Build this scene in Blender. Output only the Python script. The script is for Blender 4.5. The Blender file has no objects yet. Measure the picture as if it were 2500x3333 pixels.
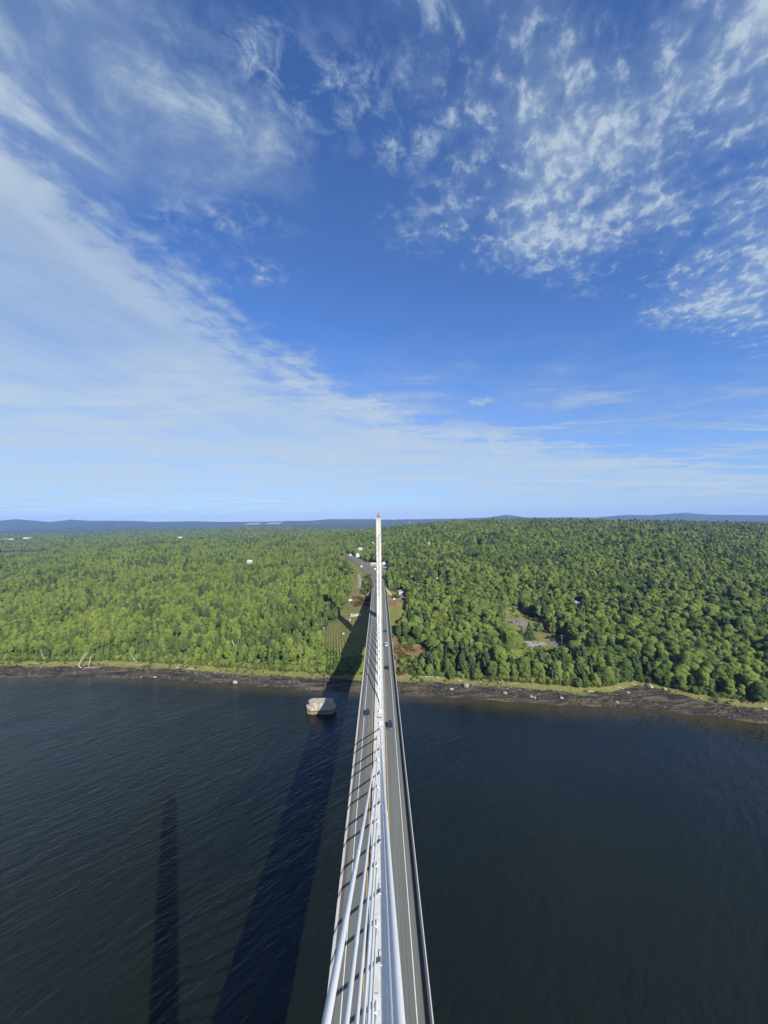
import bpy, bmesh, math, random
import numpy as np
from mathutils import Vector, Matrix

# ------------------------------------------------------------------ camera, sky, sun, exposure
scene = bpy.context.scene
col = scene.collection
random.seed(7)
rng = np.random.default_rng(11)

CAM_F, CAM_ROLL = 1252.0, math.atan(.0102)          # focal length in pixels of a 2500 x 3333 frame
CAM_YAW, CAM_PITCH = math.radians(.70), math.radians(1.389)
CAM_POS = Vector((0.90, 0, 127.0))
fw = Vector((math.sin(CAM_YAW)*math.cos(CAM_PITCH), math.cos(CAM_YAW)*math.cos(CAM_PITCH), math.sin(CAM_PITCH)))
r0 = Vector((math.cos(CAM_YAW), -math.sin(CAM_YAW), 0)); u0 = r0.cross(fw)
rr = r0*math.cos(CAM_ROLL) - u0*math.sin(CAM_ROLL); uu = r0*math.sin(CAM_ROLL) + u0*math.cos(CAM_ROLL)
cam_data = bpy.data.cameras.new('camera')
cam = bpy.data.objects.new('camera', cam_data); col.objects.link(cam)
mw = Matrix((rr, uu, -fw)).transposed().to_4x4(); mw.translation = CAM_POS
cam.matrix_world = mw
cam_data.sensor_fit = 'VERTICAL'; cam_data.sensor_height = 36.0
cam_data.lens = 36.0*CAM_F/3333.0
cam_data.clip_start = 0.2; cam_data.clip_end = 60000
scene.camera = cam

SUN = Vector((.725, -1.40, 1.0)).normalized()       # towards the sun: behind and right of the camera
SUN_EL = math.asin(SUN.z); SUN_AZ = math.atan2(SUN.x, SUN.y)
sd = bpy.data.lights.new('sun', 'SUN'); sd.energy = 4.8; sd.angle = math.radians(.42); sd.color = (1.0, .945, .86)
sun = bpy.data.objects.new('sun', sd); col.objects.link(sun)
sun.rotation_euler = SUN.to_track_quat('Z', 'Y').to_euler(); sun.location = (0, -300, 600)

scene.view_settings.view_transform = 'Standard'; scene.view_settings.look = 'None'
scene.view_settings.exposure = 1.25; scene.view_settings.gamma = 1.0
scene.view_settings.use_curve_mapping = False
scene.cycles.max_bounces = 6; scene.cycles.diffuse_bounces = 2; scene.cycles.glossy_bounces = 2
scene.cycles.transmission_bounces = 2; scene.cycles.transparent_max_bounces = 4; scene.cycles.volume_bounces = 0
scene.cycles.use_denoising = True
HAZE = 4.6e-5
ALB = .57

# node helper: build shader maths with operators
class NT:
    def __init__(self, tree): self.t = tree; self.n = tree.nodes; self.l = tree.links
    def new(self, kind, **kw):
        nd = self.n.new(kind)
        for k, v in kw.items(): setattr(nd, k, v)
        return nd
    def put(self, sock, v):
        if isinstance(v, S): self.l.new(v.s, sock)
        elif hasattr(v, 'is_output'): self.l.new(v, sock)
        else: sock.default_value = v
    def math(self, op, a, b=0.0, c=None, clamp=False):
        nd = self.new('ShaderNodeMath', operation=op, use_clamp=clamp)
        self.put(nd.inputs[0], a); self.put(nd.inputs[1], b)
        if c is not None: self.put(nd.inputs[2], c)
        return S(self, nd.outputs[0])
    def step(self, a, b, x):
        nd = self.new('ShaderNodeMapRange', interpolation_type='SMOOTHSTEP')
        self.put(nd.inputs[0], x); self.put(nd.inputs[1], a); self.put(nd.inputs[2], b)
        nd.inputs[3].default_value = 0; nd.inputs[4].default_value = 1
        return S(self, nd.outputs[0])
    def vec(self, x, y, z=0.0):
        nd = self.new('ShaderNodeCombineXYZ')
        for i, v in enumerate((x, y, z)): self.put(nd.inputs[i], v)
        return S(self, nd.outputs[0])
    def noise(self, vec, scale=1.0, detail=4.0, rough=.55, dist=0.0, lac=2.0):
        nd = self.new('ShaderNodeTexNoise')
        self.put(nd.inputs['Vector'], vec); nd.inputs['Scale'].default_value = scale; nd.inputs['Detail'].default_value = detail
        nd.inputs['Roughness'].default_value = rough; nd.inputs['Distortion'].default_value = dist; nd.inputs['Lacunarity'].default_value = lac
        return S(self, nd.outputs['Fac'])
    def mixc(self, f, a, b, blend='MIX'):
        nd = self.new('ShaderNodeMix', data_type='RGBA', blend_type=blend)
        self.put(nd.inputs[0], f)
        for i, v in ((6, a), (7, b)):
            if isinstance(v, tuple): v = tuple(v) + ((1,) if len(v) == 3 else ())
            self.put(nd.inputs[i], v)
        return S(self, nd.outputs[2])
    def curve(self, x, pts):                        # piecewise linear y(x)
        x0, x1 = pts[0][0], pts[-1][0]
        ys = [p[1] for p in pts]; lo, hi = min(ys), max(ys)
        nd = self.new('ShaderNodeValToRGB'); cr = nd.color_ramp
        while len(cr.elements) > 1: cr.elements.remove(cr.elements[0])
        for i, (px, py) in enumerate(pts):
            pos = (px-x0)/(x1-x0); g = (py-lo)/(hi-lo)
            e = cr.elements[0] if i == 0 else cr.elements.new(pos)
            e.position = pos; e.color = (g, g, g, 1)
        self.put(nd.inputs[0], (x - x0)/(x1-x0))
        return S(self, nd.outputs[0])*(hi-lo) + lo
class S:
    def __init__(self, nt, s): self.nt = nt; self.s = s
    def __add__(self, o): return self.nt.math('ADD', self, o)
    __radd__ = __add__
    def __sub__(self, o): return self.nt.math('SUBTRACT', self, o)
    def __rsub__(self, o): return self.nt.math('SUBTRACT', o, self)
    def __mul__(self, o): return self.nt.math('MULTIPLY', self, o)
    __rmul__ = __mul__
    def __truediv__(self, o): return self.nt.math('DIVIDE', self, o)
    def __rtruediv__(self, o): return self.nt.math('DIVIDE', o, self)
    def max(self, o): return self.nt.math('MAXIMUM', self, o)
    def min(self, o): return self.nt.math('MINIMUM', self, o)
    def pow(self, o): return self.nt.math('POWER', self, o)

world = bpy.data.worlds.new('World'); scene.world = world; world.use_nodes = True
w = NT(world.node_tree); w.n.clear()
skyn = w.new('ShaderNodeTexSky', sky_type='NISHITA', sun_disc=False, sun_elevation=SUN_EL, sun_rotation=SUN_AZ,
             altitude=0.0, air_density=1.0, dust_density=.35, ozone_density=5.0)
tc = w.new('ShaderNodeTexCoord')
sx = w.new('ShaderNodeSeparateXYZ'); w.l.new(tc.outputs['Generated'], sx.inputs[0])
dx, dy, dz = (S(w, sx.outputs[i]) for i in range(3))
dzp = dz.max(0.0) + .022
u = dx/dzp; v = dy/dzp                              # position on a flat cloud layer, in units of its height
# --- high cirrus veil: a sheet to the left whose edge swings right towards the horizon
P2 = w.vec(u, v)
warp = (w.noise(P2, 1.1, 3, .5) - .5)
warp2 = (w.noise(w.vec(u+7.3, v+2.1), 3.0, 6, .6) - .5)
warp3 = (w.noise(w.vec(u+1.3, v+9.1), 9.0, 6, .6, .4) - .5)
edge = w.curve(v.min(8.0).max(.4), [(.4,-.98),(.74,-.95),(1.0,-.86),(1.27,-.74),(1.58,-.62),(2.04,-.52),(2.4,-.33),(3.1,.02),(4.0,1.2),(5.0,3.4),(8.0,10.0)])
across = u*.94 - v*.35; along = v*.94 + u*.35
st = w.noise(w.vec(across*1.7, along*.42), 1.0, 7, .6, .7)                      # combed streaks
L = (edge - u)/(v.pow(1.25)*.42) + warp*.6 + warp2*.75 + warp3*.42
veil = w.step(-.10, .50, L)*w.step(14.0, 4.5, v)*(w.step(.28, .70, st*.8 + warp*.35 + .1)*.30 + .68)
rim = w.step(-.10, .10, L)*w.step(.75, .15, L)*w.step(.45, .62, st + warp3*.35)*.45
# thinner torn sheet above it
up_n = w.noise(w.vec(across*2.6+4.0, along*1.5), 1.0, 7, .62, .9)
upper = w.step(-.3, .6, (-.26 - u)*3.2 + warp2*2.4 + warp3*1.0)*w.step(1.22, .96, v + warp2*.4)*(w.step(.34, .64, up_n + warp3*.25)*.62 + .27)
# --- altocumulus field to the right: small mottled heaps in rows
cu = w.vec((u*.85 - v*.53)*1.25, (u*.53 + v*.85)*.85)
cells = w.noise(cu, 17.0, 8, .62, .30)
patch = w.noise(P2, 2.4, 4, .6)
fieldv = (u*.42 + 1.29 - v)*3.0 + warp*.9 + warp2*.9 + warp3*.4
fieldu = (u - .02)*2.2 + warp*1.2 + warp2*1.4 + warp3*.5
field = w.step(-.15, .42, fieldv.min(fieldu))
ac = w.step(.46, .71, cells + (patch - .5)*.60)*field
thin = w.step(.28, .70, patch + (cells-.5)*.35 + warp*.2)*w.step(-.1, 1.1, fieldv.min(fieldu))*.70
# --- torn scraps overhead and two small puffs
def spot(cu_, cv_, ru_, rv_): return w.math('EXPONENT', ((u-cu_)/ru_).pow(2.0)*-1 - ((v-cv_)/rv_).pow(2.0))
mid = spot(-.10,.85,.17,.09).max(spot(-.23,.79,.08,.10)).max(spot(.08,.96,.12,.07)).max(spot(-.45,1.46,.10,.07)).max(spot(-.52,1.2,.22,.10)*.7)
scr = w.step(.43, .64, w.noise(w.vec(across*1.2+3.1, along+1.7), 13.0, 8, .66, .5)*.85 + patch*.12)*mid.min(1.0)*.78
puf = w.step(.35, .85, (cells-.5)*1.5 + spot(-.06,3.05,.13,.16).max(spot(.80,2.98,.16,.16))*.85)*.55
# --- thin streaks low in the sky to the right
ls = w.noise(w.vec(u*.26 + v*.06, v*1.0), 1.5, 8, .64, .7)
low = (w.step(.40, .62, ls + warp2*.25)*.46 + .22 + w.step(3.0, 9.0, v)*.20)*w.step(1.75, 3.1, v - u*.04 + warp*1.5 + warp2*1.2)
alpha = 1 - (1-veil*.77)*(1-rim)*(1-upper)*(1-ac*.66)*(1-thin)*(1-scr)*(1-low)*(1-puf)
cloud = w.mixc(w.step(.25, .95, alpha), (2.45, 3.3, 4.5), (3.8, 4.6, 5.25))
blue = w.mixc(1.0, S(w, skyn.outputs[0]), (.72, .94, 1.28), 'MULTIPLY')
skyc = w.mixc(alpha, blue, cloud)
bg = w.new('ShaderNodeBackground'); w.put(bg.inputs['Color'], skyc); bg.inputs['Strength'].default_value = .0585
wo = w.new('ShaderNodeOutputWorld'); w.l.new(bg.outputs[0], wo.inputs[0])
world.cycles.sampling_method = 'MANUAL'; world.cycles.sample_map_resolution = 512

# ------------------------------------------------------------------ helpers
def tag(o, label=None, cat=None, group=None, kind=None):
    if label: o['label'] = label
    if cat: o['category'] = cat
    if group: o['group'] = group
    if kind: o['kind'] = kind
    return o
def empty(name, loc=(0,0,0), rz=0.0, label=None, cat=None, group=None, rx=0.0):
    o = bpy.data.objects.new(name, None); col.objects.link(o)
    o.location = loc; o.rotation_euler = (rx, 0, rz); o.empty_display_size = .5
    return tag(o, label, cat, group)
def link(name, me, m=None, parent=None, loc=None):
    o = bpy.data.objects.new(name, me); col.objects.link(o)
    if m is not None and not me.materials: me.materials.append(m)
    if parent is not None: o.parent = parent
    if loc is not None: o.location = loc
    return o
def np_mesh(name, verts, faces, smooth=False):
    """faces: int array (n,k) of tris or quads"""
    me = bpy.data.meshes.new(name)
    verts = np.asarray(verts, np.float32); faces = np.asarray(faces, np.int32); n, k = faces.shape
    me.vertices.add(len(verts)); me.vertices.foreach_set('co', verts.ravel())
    me.loops.add(n*k); me.loops.foreach_set('vertex_index', faces.ravel())
    me.polygons.add(n); me.polygons.foreach_set('loop_start', np.arange(0, n*k, k, dtype=np.int32))
    me.polygons.foreach_set('loop_total', np.full(n, k, np.int32))
    if smooth: me.polygons.foreach_set('use_smooth', np.ones(n, bool))
    me.update(calc_edges=True); me.validate()
    return me
class MB:
    """collects boxes, prisms, tubes and strips; build() makes one mesh object"""
    def __init__(self): self.v = []; self.f = []
    def add(self, vs, fs):
        b = len(self.v); self.v += [tuple(p) for p in vs]; self.f += [tuple(i+b for i in f) for f in fs]; return self
    def box(self, x0, x1, y0, y1, z0, z1):
        return self.add([(x0,y0,z0),(x1,y0,z0),(x1,y1,z0),(x0,y1,z0),(x0,y0,z1),(x1,y0,z1),(x1,y1,z1),(x0,y1,z1)],
                        [(0,3,2,1),(4,5,6,7),(0,1,5,4),(1,2,6,5),(2,3,7,6),(3,0,4,7)])
    def prism(self, bot, top):
        n = len(bot); fs = [tuple(range(n))[::-1], tuple(range(n, 2*n))]
        fs += [(i, (i+1) % n, n+(i+1) % n, n+i) for i in range(n)]
        return self.add(list(bot)+list(top), fs)
    def loft(self, rings, cap=True):
        n = len(rings[0]); vs = [p for r in rings for p in r]; fs = []
        for k in range(len(rings)-1):
            for i in range(n):
                j = (i+1) % n; fs.append((k*n+i, k*n+j, (k+1)*n+j, (k+1)*n+i))
        if cap: fs.append(tuple(range(n))[::-1]); fs.append(tuple((len(rings)-1)*n+i for i in range(n)))
        return self.add(vs, fs)
    def tube(self, pts, rad, seg=8, cap=True):
        pts = [Vector(p) for p in pts]; rings = []
        if not hasattr(rad, '__len__'): rad = [rad]*len(pts)
        for i, p in enumerate(pts):
            d = (pts[min(i+1, len(pts)-1)]-pts[max(i-1, 0)]).normalized()
            a = d.orthogonal().normalized() if i == 0 else (a - d*a.dot(d)).normalized()
            b = d.cross(a)
            rings.append([tuple(p + (a*math.cos(2*math.pi*k/seg) + b*math.sin(2*math.pi*k/seg))*rad[i]) for k in range(seg)])
        return self.loft(rings, cap)
    def poly(self, pts): return self.add(pts, [tuple(range(len(pts)))])
    def mesh(self, name, smooth=False, bevel=0.0):
        me = bpy.data.meshes.new(name); me.from_pydata(self.v, [], self.f)
        bm = bmesh.new(); bm.from_mesh(me)
        bmesh.ops.recalc_face_normals(bm, faces=bm.faces)
        if bevel: bmesh.ops.bevel(bm, geom=bm.edges[:], offset=bevel, segments=2, affect='EDGES', clamp_overlap=True)
        bm.to_mesh(me); bm.free()
        if smooth: me.polygons.foreach_set('use_smooth', [True]*len(me.polygons))
        me.update(); return me
    def build(self, name, m, parent=None, smooth=False, bevel=0.0, loc=None):
        return link(name, self.mesh(name, smooth, bevel), m, parent, loc)
def copy_tree(o, parent=None):
    c = o.copy(); col.objects.link(c); c.parent = parent
    for ch in [k for k in KIDS.get(o.name, [])]: copy_tree(ch, c)
    return c
KIDS = {}
def remember(o):
    KIDS[o.name] = [c for c in bpy.data.objects if c.parent == o]
    for c in KIDS[o.name]: remember(c)

def material(name, base, rough=.8, var=.15, scale=1.0, bump=0.0, spec=.3, metal=0.0, stretch=(1,1,1), second=None, dist=0.0, coords='Object', bump_scale=None):
    m = bpy.data.materials.new(name); m.use_nodes = True
    t = NT(m.node_tree); bs = t.n['Principled BSDF']
    base = tuple(k*ALB for k in base); second = tuple(k*ALB for k in second) if second else None
    bs.inputs['Roughness'].default_value = rough; bs.inputs['Metallic'].default_value = metal
    bs.inputs['Specular IOR Level'].default_value = spec
    tcn = t.new('ShaderNodeTexCoord'); mp = t.new('ShaderNodeMapping'); mp.inputs['Scale'].default_value = stretch
    t.l.new(tcn.outputs[coords], mp.inputs[0])
    n1 = t.noise(mp.outputs[0], scale, 6, .6, dist)
    sec = second or tuple(c*(1-2.2*var) for c in base)
    c = t.mixc(t.step(.32, .68, n1), sec, tuple(min(1, k*(1+var*.6)) for k in base))
    t.put(bs.inputs['Base Color'], c)
    if bump:
        b = t.new('ShaderNodeBump'); b.inputs['Strength'].default_value = bump; b.inputs['Distance'].default_value = .1
        t.put(b.inputs['Height'], t.noise(mp.outputs[0], bump_scale or scale*4, 5, .6)); t.l.new(b.outputs[0], bs.inputs['Normal'])
    return m

# ------------------------------------------------------------------ the lie of the land (metres; river level z = 0, +y across the river)
G_PTS = [(-700,392),(-337.5,349),(-292.5,344),(-244.4,344.2),(-208.6,338.5),(-143.7,326.8),(-82.3,314),(-15,307.8),(17.8,303.1),(63.2,295.4),(96.3,288.5),(127.6,281.1),(145.1,276),(165.6,276.8),(183.1,283),(193.4,286.6),(202,280.8),(216.7,265.7),(233.4,255.8),(251.6,249.5),(450,190)]
W_PTS = [(-700,368),(-315.5,326.4),(-259,327.1),(-198.9,323),(-136.5,310.7),(-78.3,298.4),(-42.1,293.1),(16.5,283.4),(58.9,276.1),(90.4,271.5),(119.8,264.4),(149.9,261.4),(179.4,258.5),(202.5,248.6),(224.9,240.4),(238.9,237.2),(450,172)]
GX, GY = np.array(G_PTS).T
WX, WY = np.array(W_PTS).T
RT = np.array([-1.4,-.99,-.79,-.59,-.35,-.04,.04,.17,.33,.53,.77,1.01,1.5])
RH = np.array([10,18,29,48,52,75,87,106,114,108,97,78,60.])
RY = np.array([1150,1150,1300,1400,1500,1600,1650,1700,1700,1700,1700,1700,1700.])
QT = np.array([-1,-.5,-.1,.02,.12,.4,1.])
QQ = np.array([0,.03,.08,.142,.25,.4,.65,1.0])
QS = np.array([[0,.15,.3,.45,.62,.78,.92,1],[0,.15,.33,.47,.58,.7,.85,1],[0,.08,.25,.42,.52,.58,.75,1],
 [0,.07,.24,.42,.53,.59,.76,1],[0,.05,.16,.32,.45,.58,.78,1],[0,.035,.09,.13,.24,.5,.8,1],[0,.05,.12,.2,.35,.6,.85,1]])
SKY_PX = [(-300,1700),(0,1696),(69,1690),(175,1699),(241,1691.6),(289,1694.7),(446,1695.6),(500,1698.6),(636,1696.8),(711,1698.6),(801,1698.6),(892,1697.7),(937,1695.6),(1000,1695.5),(1075,1690),(1211,1690),(1271,1691.7),(1500,1688),(1524,1686.6),(1583,1684.7),(1620,1680),(1650,1675.7),(1680,1679),(1720,1684.7),(1900,1684),(1944,1684.7),(2046,1675.7),(2124,1677),(2234,1669),(2320,1675),(2500,1677),(2800,1680)]
ST = np.array([(x-1235)/1252 for x,y in SKY_PX])
SH = np.array([127+(1697-(x-1235)*.0102-y)/1252*8000 for x,y in SKY_PX])
FT = np.array([-1.2,-.5,0,.5,1.2]); FH = np.array([18,28,42,60,55.])
ROAD = [(0,470),(0,482),(-.6,510),(-1.5,546),(-5,593),(-10.4,627),(-21.6,692),(-38.5,767),(-60,850),(-80,920)]
RDY = np.array([470,482,515,560,660,760,920.]); RDZ = np.array([42.4,42.4,42.5,42.8,44.2,46.2,51.])
def sstep(a,b,x):
    t=np.clip((x-a)/(b-a),0,1); return t*t*(3-2*t)
def vnoise(x,y,seed=0):
    xi=np.floor(x); yi=np.floor(y); fx=x-xi; fy=y-yi
    def h(a,b):
        v=np.sin(a*127.1+b*311.7+seed*74.7)*43758.5453; return v-np.floor(v)
    fx=fx*fx*(3-2*fx); fy=fy*fy*(3-2*fy)
    return (h(xi,yi)*(1-fx)+h(xi+1,yi)*fx)*(1-fy)+(h(xi,yi+1)*(1-fx)+h(xi+1,yi+1)*fx)*fy-.5
def fbm(x,y,seed=0,o=4):
    s=0;a=1
    for i in range(o): s=s+a*vnoise(x*2**i,y*2**i,seed+i*13); a*=.5
    return s
def yg(x): return np.interp(x,GX,GY)
def yw(x): return np.interp(x,WX,WY)
def road_x(y): return np.interp(y,[p[1] for p in ROAD],[p[0] for p in ROAD])
def height(x,y):
    x=np.asarray(x,float); y=np.asarray(y,float)
    wob=fbm(x/14,y/14,3,3)*3.0*np.clip(sstep(0,25,np.abs(x)),0,1)
    g=yg(x)+wob*.6; w=yw(x)+wob
    d=y-g; t=x/np.maximum(y,50)
    Yr=np.interp(t,RT,RY); Rh=np.interp(t,RT,RH)
    q=np.clip(d/(Yr-g),0,1)
    ti=np.interp(t,QT,np.arange(len(QT))); i0=np.clip(ti.astype(int),0,len(QT)-2); fr=ti-i0
    s=np.zeros_like(q)
    for i in range(len(QT)-1):
        m=i0==i
        if np.any(m):
            s=np.where(m,(1-fr)*np.interp(q,QQ,QS[i])+fr*np.interp(q,QQ,QS[i+1]),s)
    bank=1.6*sstep(1,9,d)
    hill=2.6+bank+(Rh-4.2)*s+fbm(x/90,y/90,7)*7*sstep(60,260,d)*np.clip(np.abs(x)/70,0.1,1)
    shore=2.6*(d+(g-w))/np.maximum(g-w,3)
    shore=np.maximum(shore,-6)+fbm(x/5,y/3,21,3)*.45*sstep(-30,-2,d)*sstep(2,-3,d)
    h=np.where(d>0,hill,shore)
    # behind the ridge the land falls to a plain, then far ridges
    fh=np.interp(t,FT,FH)+fbm(x/900,y/900,11)*22+fbm(x/260,y/260,15)*8
    m=sstep(0,900,y-Yr)
    h=h*(1-m)+fh*m
    mid=36*np.exp(-((y-4300-500*np.sin(t*5+1))/650)**2)*sstep(-1.3,-.4,t)*sstep(.5,-.2,t)
    mid2=55*np.exp(-((y-5800-600*np.sin(t*7))/700)**2)*(.6+.4*np.sin(t*9+2))
    h=h+mid+mid2
    S=np.interp(t,ST,SH)
    k=sstep(6200,8000,y); h=h*(1-k)+S*k
    h=h-170*sstep(8000,9800,y)
    # small lake in a hollow behind the left ridge
    e=((x+1500)/190)**2+((y-1590)/85)**2
    h=np.where(e<2.2,h*sstep(1.0,2.2,e)+14.0*(1-sstep(1.0,2.2,e)),h)
    # road bench
    k=sstep(14,8.8,np.abs(x-road_x(y)))*sstep(478,483,y)*sstep(960,880,y)
    zr=np.interp(y,RDY,RDZ)-.35
    h=h*(1-k)+zr*k
    return h
def inpoly(x, y, poly):
    x = np.asarray(x, float); y = np.asarray(y, float); c = np.zeros(x.shape, bool); n = len(poly); j = n-1
    for i in range(n):
        xi, yi = poly[i]; xj, yj = poly[j]
        m = ((yi > y) != (yj > y)) & (x < (xj-xi)*(y-yi)/((yj-yi) if yj != yi else 1e-9)+xi)
        c ^= m; j = i
    return c
def hz(x, y): return float(height(np.array([float(x)]), np.array([float(y)]))[0])
CORRIDOR = [(-60,308),(-60,340),(-57.6,351),(-53.3,376.5),(-54.1,409.5),(-46,418),(-47.4,437.5),(-39,464.5),(-38,500),(-37,540),(-38,640),(-47,700),(-58,770),(-80,850),(-95,905),
            (-70,905),(-42,850),(-22,785),(-8,752),(2,730),(16,712),(18,668),(12,640),(10,600),(10,560),(14,500),(32,486),(34,462),(30.2,434.5),(25.1,416.5),(20.2,404),(16.8,388.5),(12.8,373.5),(27.8,369),
            (42,356),(47.3,351),(34.4,340.5),(29.3,333),(23.4,323),(18.6,313.5),(28,306.5),(28,300)]
CLEARING = [(154.1,466),(171.2,468.5),(172.5,441),(180.8,426),(168.1,381),(182.2,372),(174,352),(160,350),(137.3,352),(126.9,360),(133.9,379.5),(131,410.5),(132,421)]
YARDS = [(-2720,2935,110),(-283,845,16),(-51,878,14),(-50,1015,15),(125,950,12),(240,925,12),(84,556,7),(94,538,7),(-19,1130,9),(239,462,6),(-1311,2550,30),(-1013,2300,30)]
# ---- terrain: one sheet from the river bed to the far ridges
ys = np.concatenate([np.arange(180,235,5.), np.arange(235,360,1.), np.arange(360,560,2.5)])
g = [560.]
while g[-1] < 9800: g.append(g[-1]*1.0115 + .6)
ys = np.concatenate([ys, np.array(g)])
ts = np.concatenate([np.linspace(-1.35,-1.05,16)[:-1], np.linspace(-1.05,1.05,590), np.linspace(1.05,1.35,16)[1:]])
YY, TT = np.meshgrid(ys, ts, indexing='ij'); XX = TT*YY
HH = height(XX, YY)
far = sstep(3300, 3800, YY)
HH = HH + far*(fbm(XX/38, YY/38, 5, 3)*9)           # rough canopy of the far woods
nr, nc = YY.shape
idx = np.arange(nr*nc).reshape(nr, nc)
quads = np.stack([idx[:-1,:-1], idx[:-1,1:], idx[1:,1:], idx[1:,:-1]], -1).reshape(-1, 4)
tme = np_mesh('terrain', np.stack([XX, YY, HH], -1).reshape(-1, 3), quads, smooth=True)
D = YY - yg(XX)
mud = sstep(1.2, -2.2, D + fbm(XX/11, YY/6, 9, 4)*5.0)
corr = inpoly(XX, YY, CORRIDOR) | inpoly(XX, YY, CLEARING)
grass = np.maximum(sstep(-1.5, 1.5, D)*sstep(9.5, 5.5, D), corr*1.0)
for (yx, yy_, yr) in YARDS: grass = np.maximum(grass, sstep(yr+4, yr-2, np.hypot(XX-yx, YY-yy_))*.9)
rust = np.zeros_like(grass)
for (rx, ry, ra, rb) in [(-17,462,17,16),(-22,480,12,10),(17,476,11,9),(13,453,9,13),(33,350,15,7),(17,342,9,6),(14,368,6,9),(15,313,5,5),(24,470,6,12),(-9,520,5,25),(-27,560,4,30)]:
    rust = np.maximum(rust, np.exp(-((XX-rx)/ra)**4-((YY-ry)/rb)**4))
rust *= sstep(-.25, .25, fbm(XX/9, YY/9, 31, 3) + .12)*corr
zone = np.stack([mud, grass, rust, far], -1).reshape(-1, 4).astype(np.float32)
ca = tme.color_attributes.new('zone', 'FLOAT_COLOR', 'POINT'); ca.data.foreach_set('color', zone.ravel())

tm = bpy.data.materials.new('land'); tm.use_nodes = True
t = NT(tm.node_tree); bs = t.n['Principled BSDF']; bs.inputs['Roughness'].default_value = .95; bs.inputs['Specular IOR Level'].default_value = .15
at = t.new('ShaderNodeAttribute', attribute_name='zone'); sp = t.new('ShaderNodeSeparateColor'); t.l.new(at.outputs['Color'], sp.inputs[0])
zm, zg, zr = (S(t, sp.outputs[i]) for i in range(3)); zf = S(t, at.outputs['Alpha'])
geo = t.new('ShaderNodeNewGeometry'); pos = S(t, geo.outputs['Position'])
nbig = t.noise(pos, .006, 5, .6); nmid = t.noise(pos, .045, 5, .6); nsm = t.noise(pos, .35, 5, .65); nfin = t.noise(pos, 1.6, 4, .7)
floor_c = t.mixc(nsm, (.050,.076,.022), (.095,.130,.036))
farc = t.mixc(t.step(.35,.65,nmid*.6+nbig*.4), (.036,.060,.028), (.062,.090,.038))
c = t.mixc(zf, floor_c, farc)
gr = t.mixc(t.step(.35,.65,nsm*.55+nmid*.45), (.105,.120,.030), (.185,.165,.055))
gr = t.mixc(t.step(.52,.75,nfin), gr, (.075,.105,.026))
gr = t.mixc(t.step(.56,.70,nmid*.5+nsm*.5)*.7, gr, (.060,.078,.024))
c = t.mixc(t.step(.3,.7,zg + (nsm-.5)*.7), c, gr)
ru = t.mixc(t.step(.3,.7,nfin*.5+nsm*.5), (.080,.066,.028), (.215,.118,.062))
c = t.mixc(t.step(.3,.7,zr + (nfin-.5)*.6), c, ru)
mp = t.new('ShaderNodeMapping'); mp.inputs['Scale'].default_value = (.055,.22,.2); t.l.new(pos.s, mp.inputs[0])
nst = t.noise(mp.outputs[0], 1.0, 7, .66, .8)
mudc = t.mixc(t.step(.40,.62,nst), (.024,.021,.017), (.100,.083,.058))
mudc = t.mixc(t.step(.66,.74,nst*.7+nfin*.3), mudc, (.185,.168,.135))
mudc = t.mixc(t.step(.50,.62,nfin)*t.step(.62,.45,nst), mudc, (.012,.012,.012))
c = t.mixc(t.step(.25,.75,zm + (nfin-.5)*.5), c, mudc)
c = t.mixc(1.0, c, (.84,.84,.84), 'MULTIPLY')
t.put(bs.inputs['Base Color'], c)
b = t.new('ShaderNodeBump'); b.inputs['Strength'].default_value = .9; b.inputs['Distance'].default_value = .8
t.put(b.inputs['Height'], nfin + nsm*1.5); t.l.new(b.outputs[0], bs.inputs['Normal'])
terrain = link('terrain', tme, tm); tag(terrain, 'wooded hillside with a dark mud shore, grass clearings and far blue ridges', None, None, 'structure')

# ---- the river: one sheet, siltier close to the bank
xs = np.concatenate([[-12500,-6000,-3000,-1500], np.arange(-1000,700,9.), [1000,2500,6000,12500]])
ysw = np.concatenate([[-2400,-1200,-500,-200], np.arange(-60,400,3.), [460]])
Yw, Xw = np.meshgrid(ysw, xs, indexing='ij'); n2, n3 = Yw.shape
idw = np.arange(n2*n3).reshape(n2, n3)
qw = np.stack([idw[:-1,:-1], idw[:-1,1:], idw[1:,1:], idw[1:,:-1]], -1).reshape(-1, 4)
wme = np_mesh('river', np.stack([Xw, Yw, np.zeros_like(Xw)], -1).reshape(-1,3), qw, smooth=True)
dist = yw(Xw) - Yw
wid = np.interp(Xw, [-400,-250,-100,0,120,200,260], [18,16,15,11,22,20,20])
sh = np.clip(np.exp(-np.maximum(dist, 0)/wid), 0, 1)
fa = wme.attributes.new('shallow', 'FLOAT', 'POINT'); fa.data.foreach_set('value', sh.ravel().astype(np.float32))
wm = bpy.data.materials.new('river_water'); wm.use_nodes = True
t = NT(wm.node_tree); bs = t.n['Principled BSDF']
bs.inputs['Roughness'].default_value = .12; bs.inputs['IOR'].default_value = 1.31; bs.inputs['Specular IOR Level'].default_value = .5
geo = t.new('ShaderNodeNewGeometry'); pos = S(t, geo.outputs['Position'])
fa_n = t.new('ShaderNodeAttribute', attribute_name='shallow'); shal = S(t, fa_n.outputs['Fac'])
nb = t.noise(pos, .03, 4, .55)
deep = t.mixc(nb, (.0034,.0054,.0028), (.0054,.0076,.0036))
c = t.mixc(t.step(.22,.9,shal + (t.noise(pos, .07, 4, .6)-.5)*.5), deep, (.030,.025,.010))
t.put(bs.inputs['Base Color'], c)
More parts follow.
